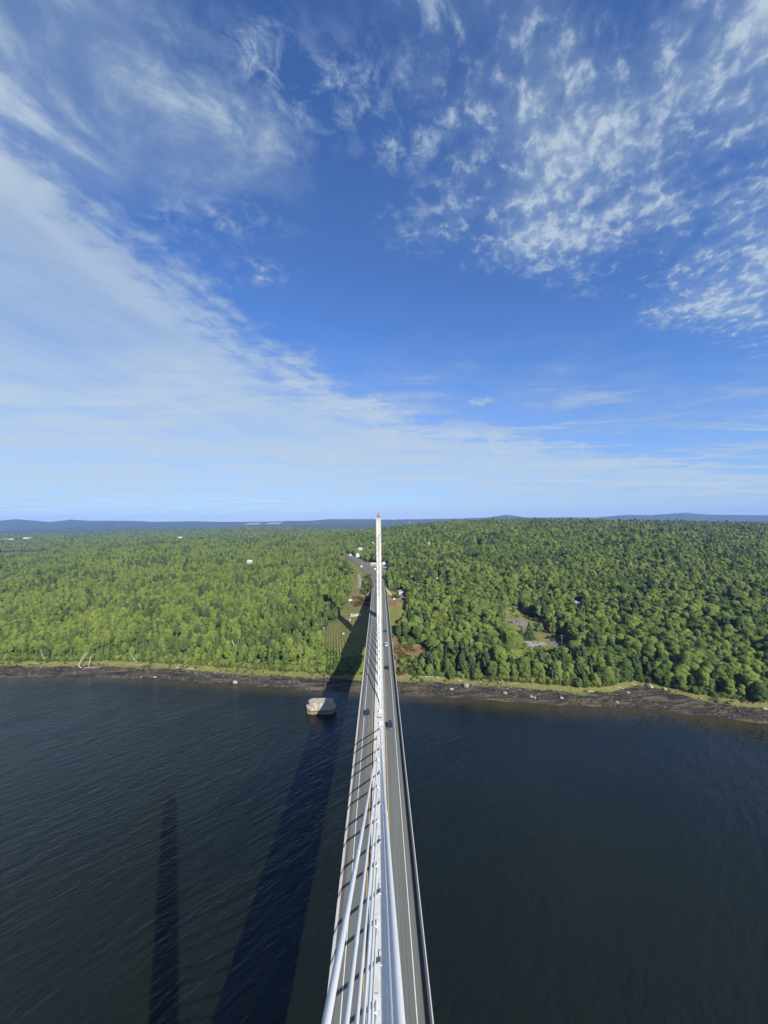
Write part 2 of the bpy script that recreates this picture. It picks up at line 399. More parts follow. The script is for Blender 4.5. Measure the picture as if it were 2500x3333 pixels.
def wave(ang, lx, ly, scale, det, rough=.55, dist=0.0):
    m_ = t.new('ShaderNodeMapping', vector_type='TEXTURE'); m_.inputs['Rotation'].default_value = (0,0,math.radians(ang)); m_.inputs['Scale'].default_value = (lx,ly,1)
    t.l.new(pos.s, m_.inputs[0]); return t.noise(m_.outputs[0], scale, det, rough, dist)
gust = t.step(.34,.66,t.noise(pos, .011, 3, .5)*.55 + wave(50, 120, 22, 1.0, 3)*.45)
hgt = wave(43, 13, 3.2, 1.0, 4, .58, .3)*1.25 + wave(20, 4.0, 1.4, 1.0, 3)*.42 + wave(70, 30, 9, 1.0, 2)*.9
b = t.new('ShaderNodeBump'); t.put(b.inputs['Strength'], gust*.62 + .30); b.inputs['Distance'].default_value = .78
t.put(b.inputs['Height'], hgt); t.l.new(b.outputs[0], bs.inputs['Normal'])
river = link('river', wme, wm); tag(river, 'dark rippled river water', None, None, 'structure')

# ---- draped sheets: the road beyond the bridge, gravel paths and pads
def drape_strip(name, pts, half, m, lift=.10, z_of=None, step=4.0, label=None):
    p = [Vector((a, b_, 0)) for a, b_ in pts]; out = []
    for i in range(len(p)-1):
        n = max(1, int((p[i+1]-p[i]).length/step))
        for k in range(n): out.append(p[i].lerp(p[i+1], k/n))
    out.append(p[-1]); mb = MB(); L_ = []
    for i, q in enumerate(out):
        d = (out[min(i+1, len(out)-1)]-out[max(i-1, 0)]).normalized(); nrm = Vector((-d.y, d.x, 0)); row = []
        for s in (1, .5, 0, -.5, -1):
            a = q + nrm*half*s; z = (z_of(a.x, a.y) if z_of else hz(a.x, a.y)) + lift; row.append((a.x, a.y, z))
        L_.append(row)
    vs = [v_ for r in L_ for v_ in r]; fs = []
    for i in range(len(L_)-1):
        for k in range(4): fs.append((i*5+k, i*5+k+1, (i+1)*5+k+1, (i+1)*5+k))
    mb.add(vs, fs); o = mb.build(name, m, smooth=True); tag(o, label, None, None, 'structure'); return o
def drape_pad(name, poly, m, lift=.15, step=2.5, label=None):
    xs_ = [p[0] for p in poly]; ys_ = [p[1] for p in poly]
    bm = bmesh.new(); bm.faces.new([bm.verts.new((a, b_, 0)) for a, b_ in poly])
    for ax, lo, hi in ((0, min(xs_), max(xs_)), (1, min(ys_), max(ys_))):
        q = lo+step
        while q < hi:
            no = (1,0,0) if ax == 0 else (0,1,0)
            bmesh.ops.bisect_plane(bm, geom=bm.verts[:]+bm.edges[:]+bm.faces[:], plane_co=(q,0,0) if ax == 0 else (0,q,0), plane_no=no); q += step
    for v_ in bm.verts: v_.co.z = hz(v_.co.x, v_.co.y) + lift
    bmesh.ops.recalc_face_normals(bm, faces=bm.faces)
    me = bpy.data.meshes.new(name); bm.to_mesh(me); bm.free()
    o = link(name, me, m); tag(o, label, None, None, 'structure'); return o
M = {}
M['asphalt'] = material('asphalt', (.156,.168,.160), .92, .13, .35, .1, .2, stretch=(4,.035,1), second=(.122,.130,.124))
M['road'] = material('old_asphalt', (.145,.148,.15), .92, .12, .15, .1, .2)
M['gravel'] = material('gravel', (.33,.31,.27), .95, .12, .6, .3, .1)
M['gravel_grey'] = material('grey_gravel', (.21,.21,.215), .95, .10, .6, .3, .1)
M['track'] = material('dirt_track', (.20,.17,.11), .95, .15, .5, .3, .1)
M['white_paint'] = material('white_line_paint', (.72,.72,.70), .7, .06, .8)
M['yellow_paint'] = material('yellow_line_paint', (.66,.44,.12), .7, .08, .8)
zroad = lambda x, y: float(np.interp(y, RDY, RDZ))
drape_strip('road', ROAD[1:], 7.6, M['road'], .02, zroad, label='grey two lane road curving left beyond the bridge')
for off, nm, half in ((-6.2,'white_paint',.10),(6.2,'white_paint',.10),(-2.45,'yellow_paint',.09),(2.45,'yellow_paint',.09)):
    pts = []
    for i, (a, b_) in enumerate(ROAD[1:]):
        q0 = Vector(ROAD[max(i,0)]); q1 = Vector(ROAD[min(i+2, len(ROAD)-1)]); d = (q1-q0).normalized()
        sq = 1.0 if b_ < 560 or abs(off) > 3 else .4
        pts.append((a + d.y*off*sq, b_ - d.x*off*sq))
    drape_strip('road_marking', pts, half, M[nm], .035, zroad, label=('white edge line' if nm[0] == 'w' else 'yellow centre line')+' on the road beyond the bridge')
drape_strip('gravel_path', [(-21,648),(-33,637),(-34,628),(-31,605),(-29,577),(-28,560),(-27,541),(-29.5,533)], 2.6, M['gravel'], .3, label='pale gravel drive winding left of the road')
drape_strip('dirt_track', [(-29.5,533),(-31,510),(-33,490),(-35,475),(-33,462)], 2.2, M['track'], .3, label='faded dirt track running down to the grass')
drape_strip('dirt_track', [(-29.5,533),(-36,534)], 1.4, M['gravel'], .32, label='short gravel spur off the winding drive')
drape_pad('parking_lot', [(1.5,690),(3,712),(14,708),(14,682),(12.5,648),(8.5,629),(3,640)], M['gravel'], .3, label='pale gravel parking lot right of the far pylon')
drape_strip('driveway', [(9.6,462),(16,464),(25,466),(30,471),(28,479),(27,484)], 1.9, M['gravel_grey'], .25, label='grey driveway passing under the bridge end')
drape_strip('gravel_path', [(8,326),(16,326),(24,332),(30,336)], 1.3, M['gravel_grey'], .2, label='narrow grey footpath right of the bridge')
drape_pad('gravel_pad', [(134.2,419.5),(141.3,420),(154,421),(160,417),(157,400),(150,396),(146,404),(141,410)], M['gravel_grey'], .2, label='grey gravel pad in the right hand clearing')
drape_pad('gravel_pad', [(136,364),(154.5,362.5),(155,356),(144,354),(139.7,351),(136,355)], M['gravel'], .25, label='pale gravel turning place behind the shore trees')
drape_pad('driveway', [(158,363),(170,364),(174,356),(167.4,350),(159,352)], M['gravel_grey'], .25, label='dark paved patch beside the pale turning place')
M['gutter'] = material('dark_gutter', (.105,.10,.095), .92, .10, .3, .1, .2, stretch=(3,.05,1))
M['brown_edge'] = material('dark_brown_strip', (.070,.042,.024), .9, .15, .8, .1, .2, stretch=(3,.1,1))
lk = MB(); lk.poly([(-1500+186*math.cos(a*math.pi/20)*(1+.06*math.sin(a*1.7)), 1590+82*math.sin(a*math.pi/20)*(1+.06*math.cos(a*2.3)), 15.2) for a in range(40)])
tag(lk.build('lake', wm), 'small pale lake in the trees at the left edge', None, None, 'structure')
# ------------------------------------------------------------------ the cable-stayed bridge
def zdk(y): return 46.3 - .008*y
M['concrete'] = material('deck_concrete', (.58,.58,.55), .85, .05, .35, .15, .25)
M['median'] = material('median_concrete', (.64,.645,.625), .85, .05, .5, .1, .25, second=(.54,.545,.53))
M['pylon'] = material('pylon_concrete', (.60,.59,.55), .85, .05, .10, .1, .25, stretch=(2.5,2.5,.35), second=(.46,.45,.40))
M['cable'] = material('cable_sheath', (1.10,1.12,1.15), .38, .02, .2, 0, .5)
M['steel'] = material('galvanised_steel', (.42,.43,.45), .5, .08, 2, 0, .5, metal=.6)
M['rail'] = material('pale_rail_paint', (.56,.57,.55), .6, .05, 2, 0, .4)
M['dark_steel'] = material('dark_steel', (.10,.10,.11), .6, .1, 2, 0, .4)
M['girder'] = material('girder_concrete', (.42,.42,.40), .9, .1, .3, .1, .2)
M['pane'] = material('pane_glass', (.16,.20,.27), .12, .10, .6, 0, .8)
M['ledge'] = material('ledge_concrete', (.50,.47,.38), .85, .1, .6, .1, .2)
bridge = empty('cable_stayed_bridge', (0,0,0), 0, 'long white cable stayed bridge with obelisk pylon crossing the river to the wooded shore', 'bridge')
Y0, Y1 = -60.0, 482.0
def strip(name, m, parent, sec, y0=Y0, y1=Y1, n=1, smooth=False):
    """sweep a closed cross-section (x, height above deck) along the deck"""
    mb = MB(); rings = []
    for i in range(n+1):
        y = y0 + (y1-y0)*i/n; rings.append([(a, y, zdk(y)+b_) for a, b_ in sec])
    mb.loft(rings); return mb.build(name, m, parent, smooth)
girder = strip('girder', M['girder'], bridge, [(-8.8,-.06),(8.8,-.06),(8.8,-.45),(4.6,-.95),(2.6,-3.5),(-2.6,-3.5),(-4.6,-.95),(-8.8,-.45)])
for s in (-1, 1):
    rs = strip('road_surface', M['asphalt'], bridge, [(s*2.1,-.055),(s*8.38,-.055),(s*8.38,0),(s*2.1,0)], n=40)
    strip('edge_line', M['white_paint'], rs, [(s*6.17,.004),(s*6.35,.004),(s*6.35,.012),(s*6.17,.012)])
    strip('yellow_line', M['yellow_paint'], rs, [(s*2.58,.004),(s*2.74,.004),(s*2.74,.012),(s*2.58,.012)])
    strip('gutter', M['gutter'], rs, [(s*7.62,.003),(s*8.34,.003),(s*8.34,.009),(s*7.62,.009)])
    if s < 0: strip('brown_strip', M['brown_edge'], rs, [(-2.50,.003),(-2.13,.003),(-2.13,.010),(-2.50,.010)])  # thin dark brown band along the left edge of the median
    pp = strip('parapet', M['concrete'], bridge, [(s*8.30,-.05),(s*8.37,.35),(s*8.47,1.0),(s*8.81,1.0),(s*8.82,-.5),(s*8.65,-.5)])
    mb = MB(); y = Y0
    while y < Y1:
        mb.box(s*8.65-.05, s*8.65+.05, y-.06, y+.06, zdk(y)+.98, zdk(y)+1.36); y += 2.4
    tag(mb.build('railing_posts', M['steel'], pp), kind='stuff')
    for hgt_ in (1.14, 1.38):
        strip('rail', M['rail'], pp, [(s*8.57,hgt_-.05),(s*8.73,hgt_-.05),(s*8.73,hgt_+.05),(s*8.57,hgt_+.05)])
median = strip('median', M['median'], bridge, [(-2.12,-.04),(2.12,-.04),(2.08,.24),(-2.08,.24)], n=8)
for s in (-1, 1): strip('median_kerb', M['concrete'], median, [(s*1.86,.242),(s*2.06,.242),(s*2.04,.33),(s*1.88,.33)])
# middle of the span: two white cabinets and a grey hatch between the last cables
for yb in (157.6, 167.6):
    bx_ = MB().box(-.05,.95,yb-.55,yb+.55,zdk(yb)+.24,zdk(yb)+.78).build('cabinet', M['cable'], median, bevel=.04)
    MB().box(-.35,-.20,yb-.5,yb+.5,zdk(yb)+.23,zdk(yb)+.46).build('cabinet_base', M['dark_steel'], bx_)
MB().box(-.75,.9,162.0,163.0,zdk(162.5)+.23,zdk(162.5)+.30).box(-1.0,-.5,162.3,163.4,zdk(162.5)+.23,zdk(162.5)+.36).build('hatch', M['steel'], median)

PY = {'near': -5.0, 'far': 340.0}
def half_depth(z): return float(np.interp(z, [0, 45, 129], [4.9, 4.1, 2.4]))
def pylon(yc, zb):
    root = bpy.data.objects.new('pylon', None)
    mb = MB(); rings = []
    for z in (zb, 20, 44, 60, 80, 100, 115, 128.6):
        if z < zb: continue
        a = float(np.interp(z, [0, 44, 129], [3.1, 2.30, 2.2])); b_ = half_depth(z)
        half = [(-a,-b_+.35),(-a+.3,-b_),(-1.80,-b_),(-1.72,-b_+.22),(-.36,-b_+.22),(-.30,-b_+.5),(.30,-b_+.5),(.36,-b_+.22),(1.72,-b_+.22),(1.80,-b_),(a-.3,-b_),(a,-b_+.35)]
        ring = half + [(-p, -q) for p, q in half]
        rings.append([(p, yc+q, z) for p, q in ring])
    mb.loft(rings); sh_ = mb.build('pylon', M['pylon'], bridge)
    MB().prism([(-2.12,yc-2.22,128.55),(2.12,yc-2.22,128.55),(2.12,yc+2.22,128.55),(-2.12,yc+2.22,128.55)],
               [(-2.12,yc-2.22,130.0),(2.12,yc-2.22,130.0),(2.12,yc+2.22,130.0),(-2.12,yc+2.22,130.0)]).build('ledge', M['ledge'], sh_)
    MB().box(-2.25,2.25,yc-2.35,yc+2.35,129.95,130.2).build('cornice', M['pylon'], sh_)
    apex = Vector((0, yc, 135.8)); cs = [Vector((sx_*2.05, yc+sy_*2.05, 130.2)) for sx_, sy_ in ((-1,-1),(1,-1),(1,1),(-1,1))]
    cuts = [0, .36, .68, 1.0]; mull = MB()
    for i in range(4):
        A_, B_ = cs[i], cs[(i+1) % 4]; mull.tube([A_, apex], .07, 5)
        for k in range(3):
            f0, f1 = cuts[k]+.012, cuts[k+1]-.012
            quad = [A_.lerp(apex, f0), B_.lerp(apex, f0), B_.lerp(apex, f1), A_.lerp(apex, f1)]
            MB().poly(quad).build('glass_pane', M['pane'], sh_)
            if k: mull.tube([A_.lerp(apex, cuts[k]), B_.lerp(apex, cuts[k])], .05, 4)
    mull.build('glazing_bars', M['steel'], sh_)
    bpy.data.objects.remove(root)
    return sh_
pylon(PY['near'], -4.0); pylon(PY['far'], hz(0, 340)-2)
def stay(ya, za, yt, zt, side):
    sgn = 1 if yt > ya else -1
    A_ = Vector((side*.46, ya, za)); B_ = Vector((side*1.42, yt, zt)); d = (B_-A_)
    pts = [A_ + d*q - Vector((0, 0, 1.1*4*q*(1-q)*d.length/170)) for q in np.linspace(0, 1, 13)]
    c_ = MB().tube(pts, .18, 12).build('stay_cable', M['cable'], bridge, smooth=True)
    e = d.normalized()
    MB().tube([A_ - e*.4, A_ + e*3.4], .24, 10).build('guide_pipe', M['cable'], c_, smooth=False)
    if ya < 160:
        for q in (.28, .52, .76):
            pq = A_ + d*q - Vector((0, 0, 1.1*4*q*(1-q)*d.length/170)); MB().tube([pq-e*.35, pq+e*.35], .193, 10).build('sheath_joint', M['cable'], c_)
    MB().tube([B_ - e*1.1, B_ + e*.2], .27, 10).build('collar', M['pylon'], c_)
    MB().box(side*.46-.45, side*.46+.45, ya-1.0, ya+.9, za-.02, za+.28).build('anchor_block', M['median'], c_, bevel=.04)
for k in range(20):
    side = 1 if k % 2 == 0 else -1
    zt = 119.6 - 2.7*k; ya = 154 - 6.7*k
    stay(ya, zdk(ya)+.24, PY['near']+half_depth(zt)-.3, zt, side)
    zt = 116.0 - 2.7*k; ya = 174 + 6.9*k
    stay(ya, zdk(ya)+.24, PY['far']-half_depth(zt)+.3, zt, side)
    ya = 476 - 5.6*k
    stay(ya, zdk(ya)+.24, PY['far']+half_depth(zt)-.3, zt, side)
# abutment with splayed wing walls where the deck meets the hillside
ab = MB().box(-9.0,9.0,481.0,483.5,28,zdk(482)-3.6).box(-9.3,9.3,482.05,484,30,zdk(482)-.1).build('abutment', M['concrete'], bridge)
for s in (-1, 1):
    MB().prism([(s*8.9,482.1,30),(s*8.9,484,30),(s*15.5,482.5,30),(s*15.5,481.0,30)],
               [(s*8.9,482.1,zdk(482)+.6),(s*8.9,484,zdk(482)+.6),(s*15.5,482.5,36.0),(s*15.5,481.0,36.0)]).build('wing_wall', M['ledge'], ab)

# ------------------------------------------------------------------ old bridge pier standing in the river
def rounded(cx, cy, hx, hy, ch, z): return [(cx-hx+ch,cy-hy,z),(cx+hx-ch,cy-hy,z),(cx+hx-ch*.3,cy-hy+ch*.3,z),(cx+hx,cy-hy+ch,z),(cx+hx,cy+hy-ch,z),(cx+hx-ch*.3,cy+hy-ch*.3,z),(cx+hx-ch,cy+hy,z),(cx-hx+ch,cy+hy,z),(cx-hx+ch*.3,cy+hy-ch*.3,z),(cx-hx,cy+hy-ch,z),(cx-hx,cy-hy+ch,z),(cx-hx+ch*.3,cy-hy+ch*.3,z)]
pm = bpy.data.materials.new('pier_concrete'); pm.use_nodes = True
t = NT(pm.node_tree); bs = t.n['Principled BSDF']; bs.inputs['Roughness'].default_value = .9
tcn = t.new('ShaderNodeTexCoord'); ob = S(t, tcn.outputs['Object']); sz = t.new('ShaderNodeSeparateXYZ'); t.l.new(ob.s, sz.inputs[0]); oz = S(t, sz.outputs[2])
mp = t.new('ShaderNodeMapping'); mp.inputs['Scale'].default_value = (1.1,1.1,.16); t.l.new(ob.s, mp.inputs[0])
drip = t.noise(mp.outputs[0], 1.0, 6, .65); blot = t.noise(ob, .5, 5, .6); 
c = t.mixc(t.step(.36,.62,drip*.6+blot*.4), (.12,.105,.085), (.30,.28,.235))
c = t.mixc(t.step(.60,.70,drip), c, (.38,.365,.33))
wob = oz + (blot-.5)*.8
c = t.mixc(t.step(2.9,2.5,wob), c, (.045,.040,.030))
c = t.mixc(t.step(2.0,1.7,wob), c, (.15,.118,.045))
c = t.mixc(t.step(.6,.25,wob), c, (.03,.028,.018))
t.put(bs.inputs['Base Color'], c)
b = t.new('ShaderNodeBump'); b.inputs['Strength'].default_value = .6; b.inputs['Distance'].default_value = .2; t.put(b.inputs['Height'], drip+blot); t.l.new(b.outputs[0], bs.inputs['Normal'])
pier = empty('bridge_pier', (-39.4, 261.6, 0), 0, 'weathered concrete pier of a removed bridge standing alone in the river', 'pier')
MB().loft([rounded(0,0,9.7,4.5,3.6,-5), rounded(0,0,9.85,4.6,3.7,4.3)]).build('footing', pm, pier)
MB().loft([rounded(0,0,9.7,4.5,3.6,4.28), rounded(0,0,9.3,4.2,3.5,4.75)]).build('coping', pm, pier)
up = MB().loft([rounded(0,0,8.3,3.5,2.9,4.6), rounded(0,0,8.2,3.4,2.9,6.9)]).build('pier_shaft', pm, pier)
MB().loft([rounded(0,0,8.4,3.6,3.0,6.85), rounded(0,0,8.4,3.6,3.0,7.25)]).build('cap_slab', pm, up)
for xx in (-5.6, 0.0, 5.6): MB().box(xx-.08,xx+.08,-3.56,-3.3,4.8,6.85).build('drip_groove', M['girder'], up)
MB().tube([(-9.3,-2.2,4.2),(-9.3,-2.2,6.2)], .13, 6).build('mooring_post', M['steel'], pier)
# ------------------------------------------------------------------ vehicles
M['glass'] = material('tinted_glass', (.02,.025,.045), .08, .05, 1, 0, .6)
M['tyre'] = material('tyre_rubber', (.02,.02,.02), .9, .05, 3)
M['rim'] = material('wheel_rim', (.45,.46,.48), .4, .05, 3, 0, .5, metal=.7)
M['lamp'] = material('clear_lamp', (.85,.86,.88), .15, .02, 3, 0, .7)
M['tail'] = material('red_lamp', (.16,.012,.012), .25, .05, 3, 0, .6)
M['trim'] = material('black_trim', (.025,.025,.028), .6, .05, 3)
M['chrome'] = material('bright_trim', (.65,.66,.68), .2, .03, 3, 0, .6, metal=.8)
def paint(name, c): return material(name, c, .28, .02, 2, 0, .6)
PAINT = {'navy': paint('navy_paint',(.028,.030,.065)), 'black': paint('black_paint',(.018,.019,.022)), 'white': paint('white_car_paint',(.80,.80,.80)),
         'grey': paint('grey_paint',(.16,.17,.19)), 'red': paint('red_paint',(.32,.03,.03)), 'silver': paint('silver_paint',(.50,.51,.53))}
def sec(hw, zb, zt, y, r=.12):           # one cross-section of a car body
    return [(-hw+r*.5,y,zb),(hw-r*.5,y,zb),(hw,y,zb+.22),(hw*.985,y,zt-r),(hw*.90,y,zt),(-hw*.90,y,zt),(-hw*.985,y,zt-r),(-hw,y,zb+.22)]
def car(name, label, loc, rz, colour, kind='suv', rx=0.0, group=None, cat='car'):
    root = empty(name, loc, rz, label, cat, group, rx); P = PAINT[colour]
    if kind == 'pickup':
        st_ = [(-2.75,.80,.52,1.02),(-2.65,.96,.42,1.10),(-1.0,.98,.38,1.10),(0.6,.98,.36,1.12),(1.5,.98,.36,1.12),(2.5,.94,.40,1.02),(2.75,.84,.48,.90)]
        cab = [(-.85,.84,1.84),(.75,.84,1.84)]; cb0, cb1, ztop, belt = -1.05, 1.45, 1.86, 1.11
    elif kind == 'suv':
        st_ = [(-2.3,.80,.50,1.02),(-2.22,.93,.40,1.08),(-1.2,.95,.34,1.10),(.9,.95,.32,1.10),(1.35,.95,.32,1.07),(2.05,.92,.36,.98),(2.28,.82,.44,.86)]
        cb0, cb1, ztop, belt = -2.12, 1.15, 1.70, 1.09
    else:
        st_ = [(-2.3,.78,.46,.92),(-2.2,.90,.36,.98),(-1.3,.92,.30,1.00),(.9,.92,.28,.98),(1.3,.92,.28,.95),(2.05,.89,.32,.84),(2.28,.78,.40,.72)]
        cb0, cb1, ztop, belt = -1.85, 1.25, 1.44, .98
    body = MB().loft([sec(h_, zb, zt, y) for y, h_, zb, zt in st_]).build('body', P, root, smooth=False, bevel=.03)
    y0r, y1r = cb0 + (.35 if kind != 'sedan' else .75), cb1 - .72
    hb, ht = .86, .70
    c0 = [(-hb,cb0,belt),(hb,cb0,belt),(hb,cb1,belt),(-hb,cb1,belt)]; c1 = [(-ht,y0r,ztop),(ht,y0r,ztop),(ht,y1r,ztop),(-ht,y1r,ztop)]
    cabin = MB().prism(c0, c1).build('cabin', P, root, bevel=.05)
    def pane(nm, q):
        q = [Vector(p) for p in q]; n = (q[1]-q[0]).cross(q[2]-q[0]).normalized(); cen = sum(q, Vector())/4
        if n.dot(cen - Vector((0, (cb0+cb1)/2, 1.2))) < 0: n = -n
        q = [cen + (p-cen)*.88 for p in q]
        MB().prism([tuple(p) for p in q], [tuple(p+n*.02) for p in q]).build(nm, M['glass'], cabin)
    pane('windshield', [c0[2], c0[3], c1[3], c1[2]]); pane('rear_window', [c0[0], c0[1], c1[1], c1[0]])
    for s, (a, b_) in ((-1, (3, 0)), (1, (1, 2))): pane('side_window', [c0[a], c0[b_], c1[b_], c1[a]])
    if kind == 'suv':
        for s in (-1, 1): MB().tube([(s*.62,y0r+.1,ztop+.05),(s*.62,y1r-.1,ztop+.05)], .025, 5).build('roof_rail', M['chrome'], cabin)
        MB().box(-.42,.42,y1r-.95,y1r-.1,ztop+.0,ztop+.012).build('sunroof', M['glass'], cabin)
    if kind == 'pickup':
        MB().box(-.80,.80,-2.6,-1.15,1.09,1.115).build('bed_floor', M['trim'], body)
        for s in (-1, 1): MB().box(s*.86-.06,s*.86+.06,-2.68,-1.08,1.08,1.20).build('bed_side', P, body)
    fy, ry = st_[-1][0], st_[0][0]
    for s in (-1, 1):
        MB().box(s*.66-.16,s*.66+.16,fy-.14,fy+.015,.66,.82).build('headlight', M['lamp'], body, bevel=.02)
        MB().box(s*.70-.12,s*.70+.12,ry-.015,ry+.12,.70,.98).build('taillight', M['tail'], body, bevel=.02)
        MB().box(s*1.02-.10,s*1.02+.08,cb1-.75,cb1-.55,belt-.02,belt+.14).build('side_mirror', P, cabin, bevel=.02)
    MB().box(-.60,.60,fy-.06,fy+.03,.52,.62).build('grille', M['chrome'], body, bevel=.02)
    MB().box(-.84,.84,fy-.16,fy+.06,.34,.50).build('front_bumper', M['chrome'] if kind != 'sedan' else P, body, bevel=.03)
    MB().box(-.84,.84,ry-.06,ry+.16,.40,.56).build('rear_bumper', M['chrome'] if kind != 'sedan' else P, body, bevel=.03)
    for s in (-1, 1):
        for wy in ((-1.75, 1.75) if kind == 'pickup' else (-1.38, 1.42)):
            wh = MB().tube([(s*.93-.12,wy,.36),(s*.93+.12,wy,.36)], .36, 14).build('wheel', M['tyre'], root)
            MB().tube([(s*.93-.13,wy,.36),(s*.93+.13,wy,.36)], .22, 10).build('rim', M['rim'], wh)
    return root
SL = .008
def on_deck(x, y): return (x, y, zdk(y)+.012)
car('car', 'dark navy car facing the camera in the left lane level with the old pier', on_deck(-5.0,165.5), math.pi, 'navy', 'suv', SL, 'vehicles on the bridge deck')
car('car', 'dark navy car nearest the camera in the right lane', on_deck(4.35,155.3), math.pi, 'navy', 'suv', SL, 'vehicles on the bridge deck')
car('car', 'black car in the right lane behind the white pickup', on_deck(4.35,218), 0, 'black', 'sedan', -SL, 'vehicles on the bridge deck')
car('pickup_truck', 'white pickup truck driving away in the right lane of the bridge', on_deck(4.6,258.5), 0, 'white', 'pickup', -SL, 'vehicles on the bridge deck', 'pickup truck')
car('car', 'black car farthest along the right lane ahead of the white pickup', on_deck(4.7,291.5), 0, 'black', 'suv', -SL, 'vehicles on the bridge deck')
def on_road(x, y): return (x, y, zroad(x, y)+.03)
car('car', 'black car on the curving road beyond the bridge', on_road(-19.0,664), math.radians(18), 'black', 'sedan')
car('car', 'white car on the far road just before it bends out of sight', on_road(-33.0,735), math.radians(14), 'white', 'sedan')
for i, (x, y, rz, c_, k, lb) in enumerate([(9.5,698,.5,'white','suv','white car parked at the back of the gravel lot'),(11.6,662,1.2,'white','pickup','white pickup parked at the right edge of the gravel lot'),
        (10.2,674,1.3,'grey','sedan','grey car parked between the two white ones in the gravel lot'),(-9.5,722,.4,'white','suv','white car parked beside the long white building')]):
    car('car' if k != 'pickup' else 'pickup_truck', lb, (x, y, hz(x, y)+.33), rz, c_, k, 0, 'vehicles parked beyond the bridge', 'car' if k != 'pickup' else 'pickup truck')

# ------------------------------------------------------------------ houses and sheds among the trees
M['clapboard'] = material('white_clapboard', (.66,.66,.64), .8, .04, .6)
M['tan_wall'] = material('tan_siding', (.48,.44,.36), .85, .06, .6)
M['grey_wall'] = material('grey_siding', (.35,.36,.37), .85, .06, .6)
M['dark_roof'] = material('dark_shingle_roof', (.075,.075,.08), .9, .15, 1.5, .2)
M['metal_roof'] = material('pale_metal_roof', (.56,.57,.58), .45, .05, .4, 0, .5)
M['brick'] = material('chimney_brick', (.24,.10,.07), .9, .15, 3)
M['door'] = material('painted_door', (.12,.05,.04), .6, .1, 2)
def house(name, label, x, y, rz, w_, l_, h_, wall, roof, rise=.38, windows=3, cat='house', dz=0.0, chimney=True, group=None, door=True):
    zg = min(hz(x+a, y+b_) for a in (-w_/2, w_/2) for b_ in (-l_/2, l_/2)) - .3
    root = empty(name, (x, y, zg+dz), rz, label, cat, group)
    hw, hl = w_/2, l_/2; rz_ = h_ + hw*rise*2
    wl = MB().prism([(-hw,-hl,0),(hw,-hl,0),(hw,hl,0),(-hw,hl,0)], [(-hw,-hl,h_),(hw,-hl,h_),(hw,hl,h_),(-hw,hl,h_)])
    for q in (-hl, hl): wl.prism([(-hw,q-.02,h_),(hw,q-.02,h_),(0,q-.02,rz_)], [(-hw,q+.02,h_),(hw,q+.02,h_),(0,q+.02,rz_)])
    wall_o = wl.build('wall', M[wall], root)
    ro = .5; e = h_ - ro*rise*2
    rf = MB().prism([(-hw-ro,-hl-ro,e),(0,-hl-ro,rz_+.02),(hw+ro,-hl-ro,e),(hw+ro,-hl-ro,e+.22),(0,-hl-ro,rz_+.26),(-hw-ro,-hl-ro,e+.22)],
                    [(-hw-ro,hl+ro,e),(0,hl+ro,rz_+.02),(hw+ro,hl+ro,e),(hw+ro,hl+ro,e+.22),(0,hl+ro,rz_+.26),(-hw-ro,hl+ro,e+.22)]).build('roof', M[roof], root)
    if chimney: MB().box(hw*.25-.4,hw*.25+.4,-hl*.3-.4,-hl*.3+.4,h_,rz_+1.0).build('chimney', M['brick'], rf)
    for s in (-1, 1):
        for k in range(windows):
            yy = -hl + l_*(k+.5)/windows
            MB().box(s*hw-.04,s*hw+.04,yy-.55,yy+.55,h_*.42,h_*.42+1.3).build('window', M['glass'], wall_o)
    for q in (-hl, hl):
        for xx in (-hw*.5, hw*.5): MB().box(xx-.5,xx+.5,q-.05,q+.05,h_*.42,h_*.42+1.25).build('window', M['glass'], wall_o)
    if door: MB().box(-.5,.5,-hl-.06,-hl+.04,.25,2.3).build('door', M['door'], wall_o)
    return root
house('shed', 'low white roofed shed at the top of the grey driveway right of the bridge', 27.5,488,.1, 7,11,2.8,'clapboard','metal_roof',.2,2,'shed',0,False)
house('roadside_building', 'long white building left of the far pylon beside the road', -7,716,math.radians(62), 8,17,3.4,'clapboard','metal_roof',.3,5,'building')
house('house', 'white house behind the gravel lot right of the far pylon', 7.5,716,.2, 8,9,3.2,'clapboard','dark_roof',.4,3,'house')
house('house', 'white two storey house at the bend of the far road', -50,884,.3, 9,11,5.6,'clapboard','metal_roof',.45,3,'house')
house('garage', 'small white garage left of the house at the road bend', -66,876,.3, 6,8,3.0,'clapboard','metal_roof',.4,2,'garage',0,False)
house('house', 'pale house with long roof above the road among dark trees', -50,1018,1.45, 11,20,4.4,'tan_wall','metal_roof',.3,4,'house')
house('barn', 'broad white roofed barn in the left hand woods', -284,850,1.5, 8,10,4.0,'clapboard','metal_roof',.35,4,'barn',0,False)
house('shed', 'tiny white shed right of the barn in the left hand woods', -268,866,1.5, 5,7,4.5,'clapboard','metal_roof',.3,1,'shed',0,False)
house('house', 'small white house high on the hillside right of the far pylon', 125,952,1.3, 8,11,6,'clapboard','metal_roof',.4,3,'house',0)
house('cabin', 'white cabin half hidden by trees on the right slope', 84,560,.9, 5,7,3.4,'clapboard','metal_roof',.35,2,'cabin',0,False)
house('cabin', 'tan cabin roof just right of the white cabin on the slope', 95,541,.9, 5,7,3.0,'tan_wall','metal_roof',.35,2,'cabin',0,False)
house('cottage', 'white cottage roof in the trees just left of the far pylon', -17.5,1132,.7, 7,10,5,'clapboard','metal_roof',.4,2,'cottage',0,False)
house('cabin', 'sloping grey cabin roof deep in the right hand woods', 239,464,.7, 5,7,6,'grey_wall','metal_roof',.5,2,'cabin',0,False)
